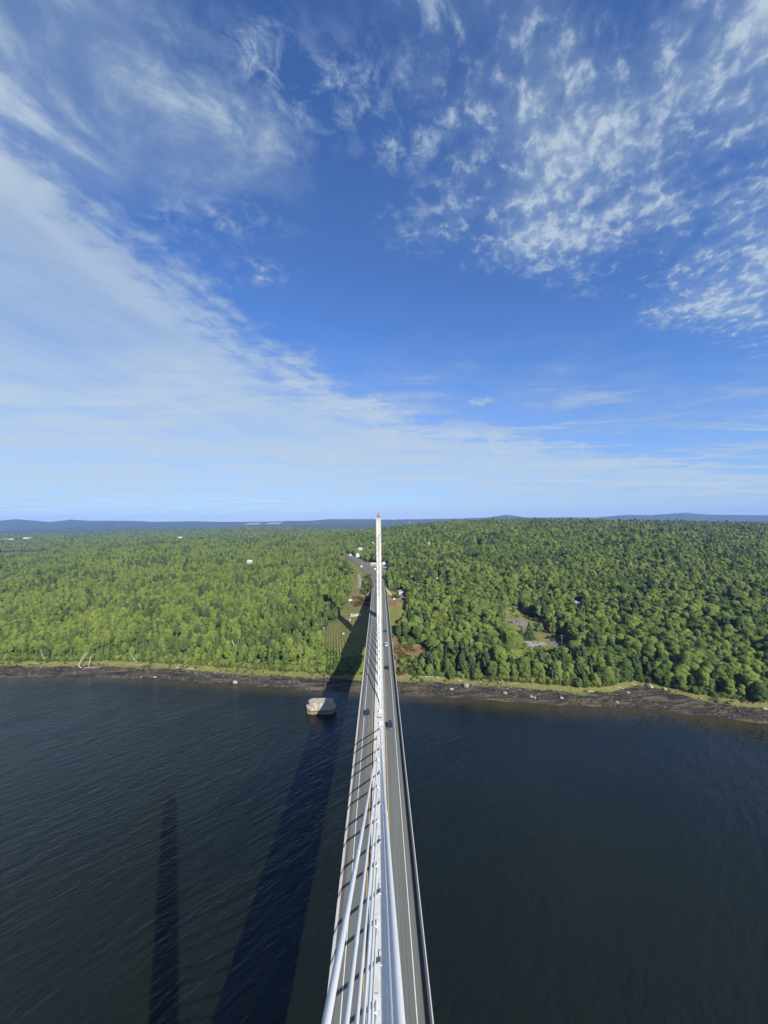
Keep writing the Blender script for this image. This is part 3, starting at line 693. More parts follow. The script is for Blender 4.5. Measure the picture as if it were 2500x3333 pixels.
for i, (x, y, rz, w_, l_, lb) in enumerate([(-1311,2555,1.4,18,44,'long pale building in the far left valley'),(-1016,2304,1.2,15,30,'white building in the valley nearest the bridge'),
        (-2790,2925,1.5,30,90,'long white hall in the far town at the left edge'),(-2700,2990,1.5,24,60,'pale hall behind the long one in the far town'),(-2620,2900,1.5,22,46,'smaller white hall at the right of the far town'),
        (-1934,3700,1.4,20,50,'left one of two white specks of farmhouse below the far ridge'),(-1671,3560,1.4,22,40,'right one of two white specks of farmhouse below the far ridge')]):
    house('far_building', lb, x, y, rz, w_, l_, 9, 'clapboard', 'metal_roof', .2, 2, 'building', 0, False)
# pale hay fields and a mast on the far ridge
M['hay'] = material('cut_hay', (.42,.38,.22), .95, .1, .02)
def far_field(x, y, w_, l_, lb):
    o = drape_pad('field', [(x-w_/2,y-l_/2),(x+w_/2,y-l_/2),(x+w_/2,y+l_/2),(x-w_/2,y+l_/2)], M['hay'], 9.0, 60, lb)
far_field(-2330,7150,260,330,'pale field on the far ridge, left of two'); far_field(-1960,7180,260,330,'pale field on the far ridge, right of two')
def lattice_mast(x, y, h_, lb):
    zb = hz(x, y); root = empty('radio_mast', (x, y, zb), 0, lb, 'mast'); mb = MB()
    for k in range(3):
        a = k*2.094; mb.tube([(math.cos(a)*5, math.sin(a)*5, 0), (math.cos(a)*2.2, math.sin(a)*2.2, h_)], [1.3,.9], 5)
    mb.build('leg_frame', M['dark_steel'], root); br = MB()
    for k in range(12):
        z0, z1 = h_*k/12, h_*(k+1)/12
        for q in range(3):
            a, b_ = q*2.094, (q+1)*2.094; f0 = 5-2.8*k/12; f1 = 5-2.8*(k+1)/12
            br.tube([(math.cos(a)*f0,math.sin(a)*f0,z0),(math.cos(b_)*f1,math.sin(b_)*f1,z1)], .5, 4)
    br.build('bracing', M['dark_steel'], root); MB().tube([(0,0,h_),(0,0,h_+14)], .6, 5).build('antenna', M['dark_steel'], root)
ym = 6900; xm = (1331-1235)/1252*ym
lattice_mast(xm, ym, 78, 'thin dark radio mast on the skyline right of the far pylon')
house('far_building', 'white block at the foot of the radio mast', xm+8, ym-60, 1.57, 24, 50, 12, 'clapboard','metal_roof',.2,2,'building',0,False)

# ------------------------------------------------------------------ utility poles, signs, slabs, guard rails
M['wood'] = material('weathered_pole_wood', (.27,.235,.19), .9, .12, 1.5, .2, stretch=(4,4,.4))
M['insulator'] = material('insulator', (.55,.55,.52), .4, .05, 3)
def utility_pole(x, y, h_, lb, arms=1, rz=0.3, r=.17):
    root = empty('utility_pole', (x, y, hz(x, y)), rz, lb, 'utility pole', 'utility poles')
    MB().tube([(0,0,-.6),(0,0,h_*.5),(0,0,h_)], [r*1.15,r,r*.75], 8).build('pole', M['wood'], root, smooth=True)
    for k in range(arms):
        z = h_-.6-k*1.5
        a_ = MB().box(-1.5,1.5,-.09,.09,z-.09,z+.09).build('cross_arm', M['wood'], root)
        for q in (-1.3,-.6,.6,1.3): MB().tube([(q,0,z+.08),(q,0,z+.34)], .07, 6).build('insulator', M['insulator'], a_)
    MB().tube([(.32,0,h_-3.4),(.32,0,h_-2.4)], .24, 8).build('transformer', M['steel'], root)
    return root
utility_pole(12.9,492.5,12,'utility pole with stacked cross arms beside the right abutment',3,.2,.26)
utility_pole(7.4,563,11.5,'slim utility pole at the right edge of the road past the bridge',1)
utility_pole(-36.0,784,13,'utility pole standing behind the road bend on the left',1)
utility_pole(-23.0,750,12,'utility pole on the grass left of the long white building',1,.3,.24)
utility_pole(-10.0,752,12,'utility pole directly left of the far pylon behind the long building',1)
utility_pole(-50.0,862,12,'utility pole in front of the house at the road bend',1)
utility_pole(-44.6,409,13,'pole at the edge of the mown grass left of the bridge',1,.3,.2)
utility_pole(-53.4,375.5,11,'bare pole at the foot of the trees left of the bridge',1,.3,.26)
utility_pole(151,366.5,12,'utility pole beside the conical cedar in the right clearing',1)
utility_pole(165.2,349.5,12,'utility pole in front of the dark paved patch on the right',1)
utility_pole(99.5,536,11,'utility pole beside the tan cabin on the slope',1)
M['sign'] = material('white_sign', (.8,.8,.78), .5, .03, 1)
M['foundation'] = material('bleached_concrete', (.55,.53,.47), .9, .12, .5, .3)
def sign(x, y, rz, w_, h_, lb):
    root = empty('road_sign', (x, y, hz(x, y)), rz, lb, 'sign')
    MB().box(-w_/2,w_/2,-.06,.06,1.2,1.2+h_).build('sign_board', M['sign'], root, bevel=.02)
    for s in (-1, 1): MB().tube([(s*w_*.35,.1,-.3),(s*w_*.35,.1,1.3+h_*.5)], .07, 6).build('post', M['steel'], root)
sign(-32.0,693,.2,3.0,2.6,'white sign board left of the far road'); sign(-7.4,657,.2,2.4,2.6,'white sign board between the road and the far pylon')
def slab(name, lb, x, y, rz, w_, l_, h_, m='foundation'):
    root = empty(name, (x, y, hz(x, y)), rz, lb, 'concrete block')
    b1 = MB().box(-w_/2,w_/2,-l_/2,l_/2,-1.5,h_*.72).build('block', M[m], root, bevel=.08)
    MB().box(-w_/2-.15,w_/2+.15,-l_/2-.15,l_/2+.15,h_*.70,h_).build('top_course', M[m], b1, bevel=.08)
slab('foundation_block', 'long pale concrete footing lying across the mown grass', -25.8,425.5,-.05, 12.5,3.2,2.2)
slab('foundation_block', 'left one of two short concrete footings on the mown grass', -31.6,414,0, 1.5,5.5,1.5)
slab('foundation_block', 'right one of two short concrete footings on the mown grass', -23.8,413,0, 1.5,5.5,1.5)
slab('foundation_block', 'square white concrete block at the foot of the dirt track', -35.6,473.5,.1, 4.0,2.2,1.8,'sign')
slab('foundation_block', 'small white block on the driveway beside the right abutment', 17.5,465.5,.3, 2.2,1.6,1.3,'sign')
def guard_rail(pts, lb):
    root = empty('guard_rail', (pts[0][0], pts[0][1], zroad(*pts[0])), 0, lb, 'guard rail'); o = Vector(root.location)
    w3 = [Vector((a, b_, zroad(a, b_)+.75))-o for a, b_ in pts]; mb = MB()
    for i in range(len(w3)-1):
        a, b_ = w3[i], w3[i+1]; d = (b_-a).normalized(); n = Vector((-d.y,d.x,0))*.05; up_ = Vector((0,0,.18))
        mb.prism([a-n-up_,b_-n-up_,b_+n-up_,a+n-up_],[a-n+up_,b_-n+up_,b_+n+up_,a+n+up_])
    beam = mb.build('beam', M['steel'], root)
    for i in range(len(w3)-1):
        n_ = int((w3[i+1]-w3[i]).length/4)
        for k in range(n_):
            p = w3[i].lerp(w3[i+1], k/n_); MB().box(p.x-.08,p.x+.08,p.y-.08,p.y+.08,p.z-1.0,p.z+.1).build('post', M['wood'], root)
guard_rail([(-8.2,486),(-9.3,546),(-12.8,590)], 'steel guard rail on the left edge of the road past the bridge')
guard_rail([(8.2,486),(7.2,540),(4.6,590)], 'steel guard rail on the right edge of the road past the bridge')
guard_rail([(-31,662),(-40,708),(-46,738)], 'guard rail on the outside of the far road bend')

# ------------------------------------------------------------------ boulders, driftwood, dead trees
M['rock'] = material('shore_rock', (.33,.31,.28), .92, .22, .8, .5)
M['rock_pale'] = material('pale_rock', (.38,.35,.295), .92, .18, .8, .5)
M['rock_dark'] = material('weedy_rock', (.05,.045,.035), .9, .25, 1.0, .5)
M['driftwood'] = material('bleached_wood', (.46,.43,.37), .9, .12, 1.2, .3)
def rock_mesh(seed, flat=.65):
    bm = bmesh.new(); bmesh.ops.create_icosphere(bm, subdivisions=3, radius=1.0); r_ = random.Random(seed)
    ax = [(Vector((r_.gauss(0,1),r_.gauss(0,1),r_.gauss(0,1))).normalized(), r_.uniform(.62,.95)) for _ in range(9)]
    for v_ in bm.verts:
        n = v_.co.normalized(); k = 1.0
        for a, lim in ax:
            d = n.dot(a)
            if d > .01: k = min(k, lim/d)
        v_.co = n*k; v_.co.z *= flat
    me = bpy.data.meshes.new('boulder'); bm.to_mesh(me); bm.free(); return me
ROCKS = [rock_mesh(s, f_) for s, f_ in ((1,.8),(2,.6),(3,.7),(4,.55))]
def boulder(i, x, y, s, m, lb, sink=.25, group='boulders along the shore'):
    me = ROCKS[i % 4].copy(); me.materials.clear(); me.materials.append(M[m])
    o = bpy.data.objects.new('boulder', me); col.objects.link(o); z = hz(x, y)
    o.location = (x, y, max(z, -.2) + s*(.6-sink)); o.scale = (s*random.uniform(1,1.35), s, s); o.rotation_euler = (0, 0, random.uniform(0, 6.28))
    tag(o, lb, 'boulder', group)
for i, (x, y, s, m, lb) in enumerate([(65,292,2.5,'rock','largest round grey boulder on the mud flat right of the bridge'),(53.2,288.5,1.5,'rock_pale','pale topped boulder on the mud nearest the bridge on its right'),
    (90.7,280.5,1.4,'rock_pale','pale boulder on the mud right of the largest one'),(107.5,275,1.5,'rock','left one of two boulders near the water on the right flat'),(109.5,274,1.0,'rock_pale','small pale stone touching the boulder near the water'),
    (127.3,271.5,1.4,'rock_pale','pale boulder on the mud in front of the right hand woods'),(198.9,284,2.1,'rock_pale','large pale boulder at the head of the small cove'),(163.1,265.5,1.3,'rock','grey boulder on the dark weed left of the cove'),
    (-114.3,308.5,1.8,'rock_pale','lone tan boulder at the waterline left of the old pier'),(-197.3,323.5,.9,'rock_pale','white stone at the waterline far left, left one of two'),(-185.1,322,.9,'rock_pale','white stone at the waterline far left, right one of two'),
    (45.1,303,1.0,'rock_pale','white stone on the grass bank right of the bridge, left one of a pair'),(55.2,301.5,1.1,'rock_pale','white stone on the grass bank right of the bridge, right one of a pair'),(11.7,307,1.5,'rock_pale','flat pale boulder beside the bridge on the grass bank'),
    (23.3,306.5,.9,'rock_pale','small pale stone on the bank between the bridge and the pair'),(178.1,277,1.1,'rock_pale','pale stone on the left side of the small cove'),(206.3,279,1.1,'rock_pale','pale stone on the right bank of the small cove'),
    (220.3,265,1.0,'rock_pale','pale stone on the grass edge right of the cove'),(249.5,249.5,1.2,'rock_pale','pale stone on the mud at the right edge'),(76.6,296.5,1.0,'rock','grey stone at the grass edge behind the largest boulder'),
    (-35.8,383.5,1.3,'sign','rounded white stone on the sunny grass left of the bridge shadow'),(-42.5,312,1.0,'rock_pale','left white stone of two beside the bridge shadow on the bank'),(-38.6,313.5,1.1,'rock_pale','right white stone of two beside the bridge shadow on the bank'),
    (22,391,.8,'rock_pale','pale stone in the long grass right of the deck'),(28,392,.7,'rock_pale','second pale stone in the long grass right of the deck')]):
    boulder(i, x, y, s, m, lb)
# countless small stones and weed-covered rocks on the mud flat
vs, fs = [], []; ico = bmesh.new(); bmesh.ops.create_icosphere(ico, subdivisions=1, radius=1.0); iv = np.array([v_.co[:] for v_ in ico.verts]); iff = np.array([[v_.index for v_ in f_.verts] for f_ in ico.faces]); ico.free()
def stones(name, n, smin, smax, m, lb, lo, hi):
    x = rng.uniform(-340, 255, n); fr = rng.beta(1.2, 1.2, n)*(hi-lo)+lo; y = yw(x) + (yg(x)-yw(x))*fr
    keep = vnoise(x/12, y/5, 77) > -.12; x, y = x[keep], y[keep]; s = rng.uniform(smin, smax, len(x))**1.0; z = height(x, y)
    V = iv[None]*(1+rng.uniform(-.3,.3,(len(x),len(iv),1)))*s[:,None,None]*np.array([1.2,1,.6])+np.stack([x,y,z+s*.15],-1)[:,None]
    Fa = iff[None]+np.arange(len(x))[:,None,None]*len(iv)
    o = link(name, np_mesh(name, V.reshape(-1,3), Fa.reshape(-1,3)), m); tag(o, lb, None, None, 'stuff')
stones('weedy_stones', 5200, .2, .75, M['rock_dark'], 'dark weed covered stones strewn over the mud flat', .02, 1.0)
stones('shore_pebbles', 900, .15, .45, M['rock'], 'grey stones scattered over the mud flat', .05, 1.05)
stones('pale_stones', 130, .2, .55, M['rock_pale'], 'pale stones along the top of the shore', .85, 1.12)
def log(name, lb, pts, r0_, r1_, cat, m='driftwood', branches=(), group=None):
    root = empty(name, pts[0], 0, lb, cat, group); o = Vector(pts[0]); P_ = [Vector(p)-o for p in pts]
    MB().tube(P_, list(np.linspace(r0_, r1_, len(P_))), 7).build('trunk', M[m], root, smooth=True)
    for f_, d, l_ in branches:
        k = min(int(f_*(len(P_)-1)), len(P_)-2); q = P_[k].lerp(P_[k+1], f_*(len(P_)-1)-k); rb_ = r0_+(r1_-r0_)*f_
        e = q + Vector(d)*l_; mid_ = q.lerp(e, .5) + Vector((0,0,l_*.12)); MB().tube([q,mid_,e], [rb_*.55,rb_*.4,rb_*.15], 5).build('branch', M[m], root, smooth=True)
def g3(x, y, dz=0.0): return (x, y, hz(x, y)+dz)
log('dead_tree', 'tall curved bare dead trunk leaning over the far left shore', [g3(-259.5,341,-.4),(-262.5,341.5,4),(-260,342,10),(-255,342.5,15.5)], .62,.20,'dead tree', branches=((.55,(.7,.2,.6),3),(.8,(-.5,.1,.8),2)))
log('dead_tree', 'second bare dead trunk standing just right of the curved one', [g3(-253.5,342,-.4),(-254,342.3,5),(-252.5,342.6,12)], .5,.16,'dead tree', branches=((.6,(.6,.2,.7),2.5),))
log('dead_tree', 'bare leaning snag over the shore left of the stump pile', [g3(-212,345,-.2),(-216,345.2,4.5+2),(-221,345.5,9+4)], .42,.12,'dead tree', branches=((.5,(-.3,-.2,.9),2.5),(.7,(.4,0,.9),2)))
log('dead_tree', 'grey leaning snag at the far left end of the shore', [g3(-300,352,-.2),(-302,352,8),(-305,352.4,15)], .4,.12,'dead tree', branches=((.6,(.6,0,.8),2.5),))
log('dead_tree', 'white broken birch trunk showing in the left hand woods', [g3(-129,349,-.3),(-129.5,349,15),(-132,348.5,22)], .55,.3,'dead tree', branches=((.5,(.6,-.2,.7),2),))
log('dead_tree', 'forked bare grey tree at the edge of the right hand woods', [g3(49,349,0),(49.4,349,5),(50.4,349.2,11)], .40,.12,'dead tree', branches=((.3,(-.35,0,.95),7),(.7,(.4,0,.8),2.5)))
log('stump', 'bleached root stump with raised prongs on the left grass bank', [g3(-174,334.5,-.2),(-173,334.6,3.8),(-172.4,334.8,5.2)], .55,.3,'stump', branches=((.2,(-.5,0,.9),4.5),(.3,(.7,0,.8),4),(.1,(.9,.1,.15),3)))
for i, (a, b_, lb) in enumerate([((-257,340.5),(-244,341.5),'bleached log at the foot of the curved dead tree'),((-214,342),(-206,341),'long bleached log on the bank, leftmost of the central left pieces'),((-165,332),(-157,331.5),'bleached log lying right of the pronged stump'),
        ((-311,349),(-304,348.6),'bleached log near the left edge of the shore'),((31,306),(42,304.5),'long bleached log on the grass bank right of the bridge'),((43,304.6),(47,303),'short log between the long log and the white stone'),
        ((60,299.2),(64,298.6),'white log on the grass just left of the largest boulder'),((98,292),(104,291),'bleached log under the right hand woods'),((186,289.5),(190,286.5),'broken white branch at the head of the cove'),((172,283.5),(178,281.5),'pale log on the grass left of the cove'),((148,278),(155,277.6),'bleached log on the bank left of the cove, half buried')]):
    p0, p1 = Vector(g3(*a, .3)), Vector(g3(*b_, .45)); log('driftwood_log', lb, [tuple(p0), tuple(p0.lerp(p1,.5)+Vector((0,.2,.15))), tuple(p1)], .34,.2,'driftwood', branches=((.6,(.2,.5,.8),1.3),), group='driftwood logs on the bank')
# ------------------------------------------------------------------ trees
def leaf_mat(name, dark, light, warm, roughness=.75):
    m = bpy.data.materials.new(name); m.use_nodes = True
    t = NT(m.node_tree); bs = t.n['Principled BSDF']; bs.inputs['Roughness'].default_value = roughness; bs.inputs['Specular IOR Level'].default_value = .25
    oi = t.new('ShaderNodeObjectInfo'); ge = t.new('ShaderNodeNewGeometry'); rnd = S(t, oi.outputs['Random']); isl = S(t, ge.outputs['Random Per Island'])
    pos = S(t, ge.outputs['Position']); big = t.noise(pos, .012, 3, .6)
    sp_ = t.new('ShaderNodeSeparateXYZ'); t.l.new(pos.s, sp_.inputs[0])
    paler = t.step(40.0, -160.0, S(t, sp_.outputs[0]))*.13          # foliage colour shifted lighter towards the left bank
    c = t.mixc(t.step(.12,.88,rnd*.66+isl*.20+(big-.5)*1.25+.08+paler), dark, light)
    c = t.mixc(t.step(.72,1.0,t.math('FRACT', rnd*7.31)*.75+big*.35)*.75, c, warm)
    t.put(bs.inputs['Base Color'], c)
    tr = t.new('ShaderNodeBsdfTranslucent'); t.put(tr.inputs[0], c); mx = t.new('ShaderNodeMixShader'); mx.inputs[0].default_value = .48
    t.l.new(bs.outputs[0], mx.inputs[1]); t.l.new(tr.outputs[0], mx.inputs[2]); t.l.new(mx.outputs[0], t.n['Material Output'].inputs[0]); return m
M['leaf'] = leaf_mat('broadleaf_foliage', (.088,.140,.034), (.205,.272,.060), (.260,.300,.052))
M['needle'] = leaf_mat('conifer_needles', (.070,.116,.032), (.150,.208,.048), (.182,.226,.042))
M['pine'] = leaf_mat('pine_needles', (.058,.098,.040), (.108,.152,.056), (.126,.158,.050))
M['bush'] = leaf_mat('bush_foliage', (.050,.075,.018), (.100,.125,.030), (.150,.150,.040))
M['rust'] = leaf_mat('dry_brush', (.085,.050,.026), (.165,.090,.045), (.110,.100,.035))
M['bark'] = material('tree_bark', (.17,.15,.125), .95, .2, 1.0, .3)
M['pale_bark'] = material('pale_bark', (.44,.42,.37), .9, .15, 1.0, .2)
def leaf_quads(P, N, size, aspect=1.0, spin=None):
    n = len(P); N = N/np.linalg.norm(N, axis=1, keepdims=True)
    a = np.cross(N, rng.normal(size=(n,3)) if spin is None else spin); a /= np.linalg.norm(a, axis=1, keepdims=True)+1e-9; b_ = np.cross(N, a)
    s = (size*rng.uniform(.65,1.25,n))[:,None]*.5
    fold = N*s*rng.uniform(-.35,.35,n)[:,None]
    V = np.stack([P-a*s*aspect-b_*s*.4+fold, P+b_*s*-.85*.6-fold, P+a*s*aspect+b_*s*.3+fold, P+b_*s-fold], 1)
    return V.reshape(-1,3), np.arange(4*n).reshape(n,4)
def blob_leaves(clumps, per, size, up=.35, rand=.42, shell=.62):
    Ps, Ns = [], []
    for c_, r_ in clumps:
        k = int(per*r_**1.6) + 6; d = rng.normal(size=(k,3)); d[:,2] = d[:,2]*.9+.22; d /= np.linalg.norm(d,axis=1,keepdims=True)
        rad = r_*(shell+(1.06-shell)*rng.random(k)**.5)
        Ps.append(np.array(c_)[None]+d*rad[:,None]*np.array([1,1,.82])); Ns.append(d+rng.normal(size=(k,3))*rand+np.array([0,0,up]))
    return leaf_quads(np.concatenate(Ps), np.concatenate(Ns), size)
def trunk_mb(h_, r_, lean=0.0, limbs=5, z0=.35, spread=2.4, top=.88):
    mb = MB(); a = rng.uniform(0, 6.28); L_ = Vector((math.cos(a), math.sin(a), 0))*lean
    ax = lambda q: Vector((0,0,h_*top*q)) + L_*q*q
    mb.tube([Vector((0,0,-.8)), ax(.25), ax(.55), ax(1)], [r_*1.25, r_, r_*.7, r_*.2], 7)
    for k in range(limbs):
        q = z0+(.9-z0)*k/max(1,limbs); b_ = a + k*2.4; p = ax(q); e = p + Vector((math.cos(b_)*spread*(1.1-q*.6), math.sin(b_)*spread*(1.1-q*.6), h_*.14))
        mb.tube([p, p.lerp(e,.55)+Vector((0,0,.3)), e], [r_*.45, r_*.3, r_*.1], 5)
    return mb
def broadleaf(h_, R_, z0, n, per=74, size=.78):
    cl = []
    for k in range(n):
        q = (k+.5)/n; zz = z0 + (1-z0)*q; rr_ = R_*math.sqrt(max(.05, 1-((q-.42)/.62)**2)); a = k*2.399+rng.uniform(-.5,.5)
        d = rr_*rng.uniform(.25,.80); cl.append(((math.cos(a)*d, math.sin(a)*d, h_*zz-R_*.25), R_*rng.uniform(.34,.52)))
    cl.append(((0,0,h_*.93), R_*.40))
    return blob_leaves(cl, per, size)
def conifer(h_, R_, z0=.06, levels=17, size=.8):
    Ps, Ns, Sp = [], [], []
    for k in range(levels):
        q = k/(levels-1); z = h_*(z0+(.985-z0)*q); rr_ = R_*(1-q)**.85+.22; nb_ = int(10-4*q); a0 = k*1.1
        for j in range(nb_):
            a = a0+6.283*j/nb_+rng.uniform(-.2,.2); rl = rr_*rng.uniform(.75,1.12); m_ = max(2, int(rl/.42))
            for i in range(m_):
                f_ = (i+.6)/m_; e = np.array([math.cos(a), math.sin(a), 0])
                p = e*rl*f_+np.array([0,0,z-rl*f_*f_*.38+.2*f_]); Ps.append(p+rng.normal(size=3)*.10); Ns.append(np.array([e[0]*.55,e[1]*.55,.9])+rng.normal(size=3)*.35); Sp.append(np.array([-e[1],e[0],0]))
    return leaf_quads(np.array(Ps), np.array(Ns), size, 1.15)
def pine(h_, R_, size=.8):
    cl = []
    for k in range(7):
        z = h_*(.48+.5*k/6); rr_ = R_*(1.0-.55*(k/6)**1.4)
        for j in range(4 if k < 6 else 1):
            a = k*1.3+j*1.57+rng.uniform(-.3,.3); d = rr_*rng.uniform(.35,.9) if k < 6 else 0
            cl.append(((math.cos(a)*d, math.sin(a)*d, z), R_*rng.uniform(.26,.36)))
    V, Fq = blob_leaves(cl, 95, size, .8, .45); return V, Fq
def crown_mesh(name, VF, m):
    me = np_mesh(name, VF[0], VF[1]); me.materials.append(m); return me
def join_proto(name, crown, trunk, mats):
    Vc, Fc = crown; tme_ = trunk.mesh(name+'_t')
    bm = bmesh.new(); bm.from_mesh(np_mesh(name+'_c', Vc, Fc)); nf = len(bm.faces); bm.from_mesh(tme_); bm.faces.ensure_lookup_table()
    for f_ in bm.faces[nf:]: f_.material_index = 1
    me = bpy.data.meshes.new(name); bm.to_mesh(me); bm.free()
    for m_ in mats: me.materials.append(m_)
    o = bpy.data.objects.new(name, me); return o
SPEC = []                                       # (kind, name, crown verts, trunk builder, materials, height)
for i, (h_, R_, z0, n, pale) in enumerate([(15,4.8,.34,24,0),(16.5,4.0,.42,24,1),(13.5,5.2,.30,26,0),(15.5,3.5,.34,22,1),(14.0,4.4,.26,24,0)]):
    SPEC.append(('broadleaf_tree', broadleaf(h_,R_,z0,n), trunk_mb(h_,.24,rng.uniform(.2,1.0),6,.35,R_*.6), (M['leaf'], M['pale_bark' if pale else 'bark']), h_))
for i, (h_, R_) in enumerate([(15,2.7),(12.5,2.5),(16,2.2)]):
    SPEC.append(('conifer_tree', conifer(h_,R_), trunk_mb(h_,.20,.1,0,.5,1,.97), (M['needle'], M['bark']), h_))
for i, (h_, R_) in enumerate([(19,3.8),(17.5,3.2)]):
    SPEC.append(('pine_tree', pine(h_,R_), trunk_mb(h_,.26,.3,8,.5,R_*.7,.95), (M['pine'], M['bark']), h_))
SNAG = bpy.data.objects.new('proto_snag', trunk_mb(15,.20,.8,9,.45,1.6,.98).mesh('proto_snag')); SNAG.data.materials.append(M['pale_bark'])
PROTO = [join_proto('proto_'+s[0], s[1], s[2], s[3]) for s in SPEC]
# --- where trees stand
bands = [(225,520,5.2,.94),(520,900,5.8,.94),(900,1800,7.2,1.0),(1800,3700,10.4,1.22)]
TX, TY, TS = [], [], []
for (a, b_, s, k) in bands:
    gx = np.arange(-1.08*b_, 1.08*b_, s); gy = np.arange(a, b_, s); X_, Y_ = np.meshgrid(gx, gy); X_ = X_.ravel()+rng.uniform(-.42,.42,X_.size)*s; Y_ = Y_.ravel()+rng.uniform(-.42,.42,Y_.size)*s
    m_ = np.abs(X_/Y_) < 1.06; TX.append(X_[m_]); TY.append(Y_[m_]); TS.append(np.full(m_.sum(), k))
TX = np.concatenate(TX); TY = np.concatenate(TY); TS = np.concatenate(TS)
d_ = TY - yg(TX)
keep = d_ > 5.5 + fbm(TX/9, TY/9, 51, 2)*3
keep &= ~inpoly(TX, TY, CORRIDOR) & ~inpoly(TX, TY, CLEARING)
for (yx, yy_, yr) in YARDS: keep &= np.hypot(TX-yx, TY-yy_) > yr
keep &= ((TX+1500)/196)**2 + ((TY-1590)/90)**2 > 1
keep &= ~((np.abs(TX-road_x(TY)) < 13) & (TY > 470) & (TY < 925))
TX, TY, TS = TX[keep], TY[keep], TS[keep]; TZ = height(TX, TY); NT_ = len(TX)
pn = fbm(TX/60, TY/60, 61, 3); rv = rng.random(NT_)
side = np.where(TX < 0, .30, .16) + np.where((TY-yg(TX) < 30) & (TX < -60), .25, 0)
pc = np.clip(side + pn*.55, .03, .85); pp_ = np.clip(.06 + fbm(TX/45, TY/45, 67, 3)*.45, .0, .5)
KIND = np.where(rv < pp_, 8 + rng.integers(0, 2, NT_), np.where(rv < pp_ + pc*(1-pp_), 5 + rng.integers(0, 3, NT_), rng.integers(0, 5, NT_)))
base = np.where(TX < -60, .78, np.where(TX > 60, 1.02, .88))
SC = TS*base*(rng.uniform(.70,1.12,NT_) + np.where(rng.random(NT_) < .06, .35, 0))*(1+fbm(TX/35, TY/35, 71, 2)*.35)
edge_ = TY - yg(TX)
SC *= np.where(edge_ < 12, .78, 1.0)
SH_ = np.array([s[4] for s in SPEC])[KIND]
# keep the open places open to view: shorten or drop trees that would stand in front of them
def must_see(x, y):
    m_ = inpoly(x, y, CLEARING) | inpoly(x, y, CORRIDOR)
    for (yx, yy_, yr) in YARDS: m_ |= np.hypot(x-yx, y-yy_) < yr*.55
    m_ |= ((x+1500)/180)**2 + ((y-1590)/76)**2 < 1
    return m_
chk = np.nonzero((TY < 1180) | (np.abs(TX+1160) < 260) | ((TX < -1150) & (TY < 1660)) | ((np.abs(TX/TY+.927) < .05) & (TY > 2350) & (TY < 3000)))[0]
for it in range(5):
    bad = np.zeros(len(chk), bool); x, y, zt = TX[chk], TY[chk], TZ[chk]+SC[chk]*SH_[chk]*.93; alive = np.ones(len(chk), bool)
    for k in range(1, 34):
        yy2 = y + 3 + k*(3.2 if True else 1)*np.maximum(1, y/600); f_ = yy2/y; x2 = .75+(x-.75)*f_; z2 = 127-(127-zt)*f_; h2 = height(x2, yy2)
        bad |= alive & (z2 > h2) & must_see(x2, yy2); alive &= z2 > h2
    if it < 4: SC[chk[bad]] *= .72
    else: SC[chk[bad]] = 0
ok = SC > .30
TX, TY, TZ, SC, KIND, SH_ = (q[ok] for q in (TX, TY, TZ, SC, KIND, SH_)); NT_ = len(TX); ROT = rng.uniform(0, 6.283, NT_)
# --- the nearest ones are trees of their own
def in_view(x, y, z):
    d = np.stack([x, y, z], -1) - np.array(CAM_POS); w_ = d@np.array(fw); return (np.abs(d@np.array(rr)/w_) < .985)
size_ = SC*SH_/np.hypot(TX, TY); vis = in_view(TX, TY, TZ); single = np.zeros(NT_, bool)
LIM = {'broadleaf_tree': 300, 'conifer_tree': 170, 'pine_tree': 70}
for nm, lim in LIM.items():
    ks = [i for i, s in enumerate(SPEC) if s[0] == nm]; cand = np.nonzero(np.isin(KIND, ks) & vis & (TY < 700))[0]
    single[cand[np.argsort(-size_[cand])[:lim]]] = True
CROWN = [crown_mesh('crown', s[1], s[3][0]) for s in SPEC]; TRUNK = [s[2].mesh('trunk') for s in SPEC]
for i, s in enumerate(SPEC): TRUNK[i].materials.append(s[3][1])
WORD = {'broadleaf_tree': 'leafy broadleaf tree', 'conifer_tree': 'narrow pointed conifer', 'pine_tree': 'tall flat topped pine'}
ORD = ['first','second','third','fourth','fifth','sixth','seventh','eighth','ninth','tenth','eleventh','twelfth','thirteenth','fourteenth','fifteenth','sixteenth','seventeenth','eighteenth','nineteenth','twentieth']
def spot_of(x, y):
    q = x/y
    if q < -.68: return 'behind the curved dead trunks'
    if q < -.46: return 'behind the bleached stump'
    if q < -.15: return 'left of the old pier'
    if q < .12: return 'beside the bridge'
    if q < .30: return 'between bridge and clearing'
    if q < .48: return 'in front of the clearing' if y < 352 else 'behind the clearing'
    if q < .62: return 'between clearing and cove'
    if q < .76: return 'behind the cove'
    return 'right of the cove'
count = {}
for i in sorted(np.nonzero(single)[0], key=lambda j: TX[j]/TY[j]):
    k = int(KIND[i]); nm = SPEC[k][0]; e = TY[i]-float(yg(TX[i])); where = spot_of(TX[i], TY[i])
    tall = SC[i]*SH_[i]; look = 'low ' if tall < 10 else 'tall ' if tall > 17 else ''
    wd = WORD[nm].replace('tall ', '') if nm == 'pine_tree' else WORD[nm]
    if e < 16:
        n_ = count[(nm, where)] = count.get((nm, where), 0) + 1
        lab = (ORD[n_-1] if n_ <= 20 else 'last') + ' ' + wd + ' from the left at the shore edge ' + where
    else: lab = look + wd + (' in the second row ' if e < 32 else ' deeper in the wood ') + where
    o = empty(nm, (TX[i], TY[i], TZ[i]-.1), ROT[i], lab, 'tree', WORD[nm]+'s '+where); o.scale = (SC[i]*rng.uniform(.9,1.1), SC[i]*rng.uniform(.9,1.1), SC[i])
    link('trunk', TRUNK[k], None, o); link('crown', CROWN[k], None, o)
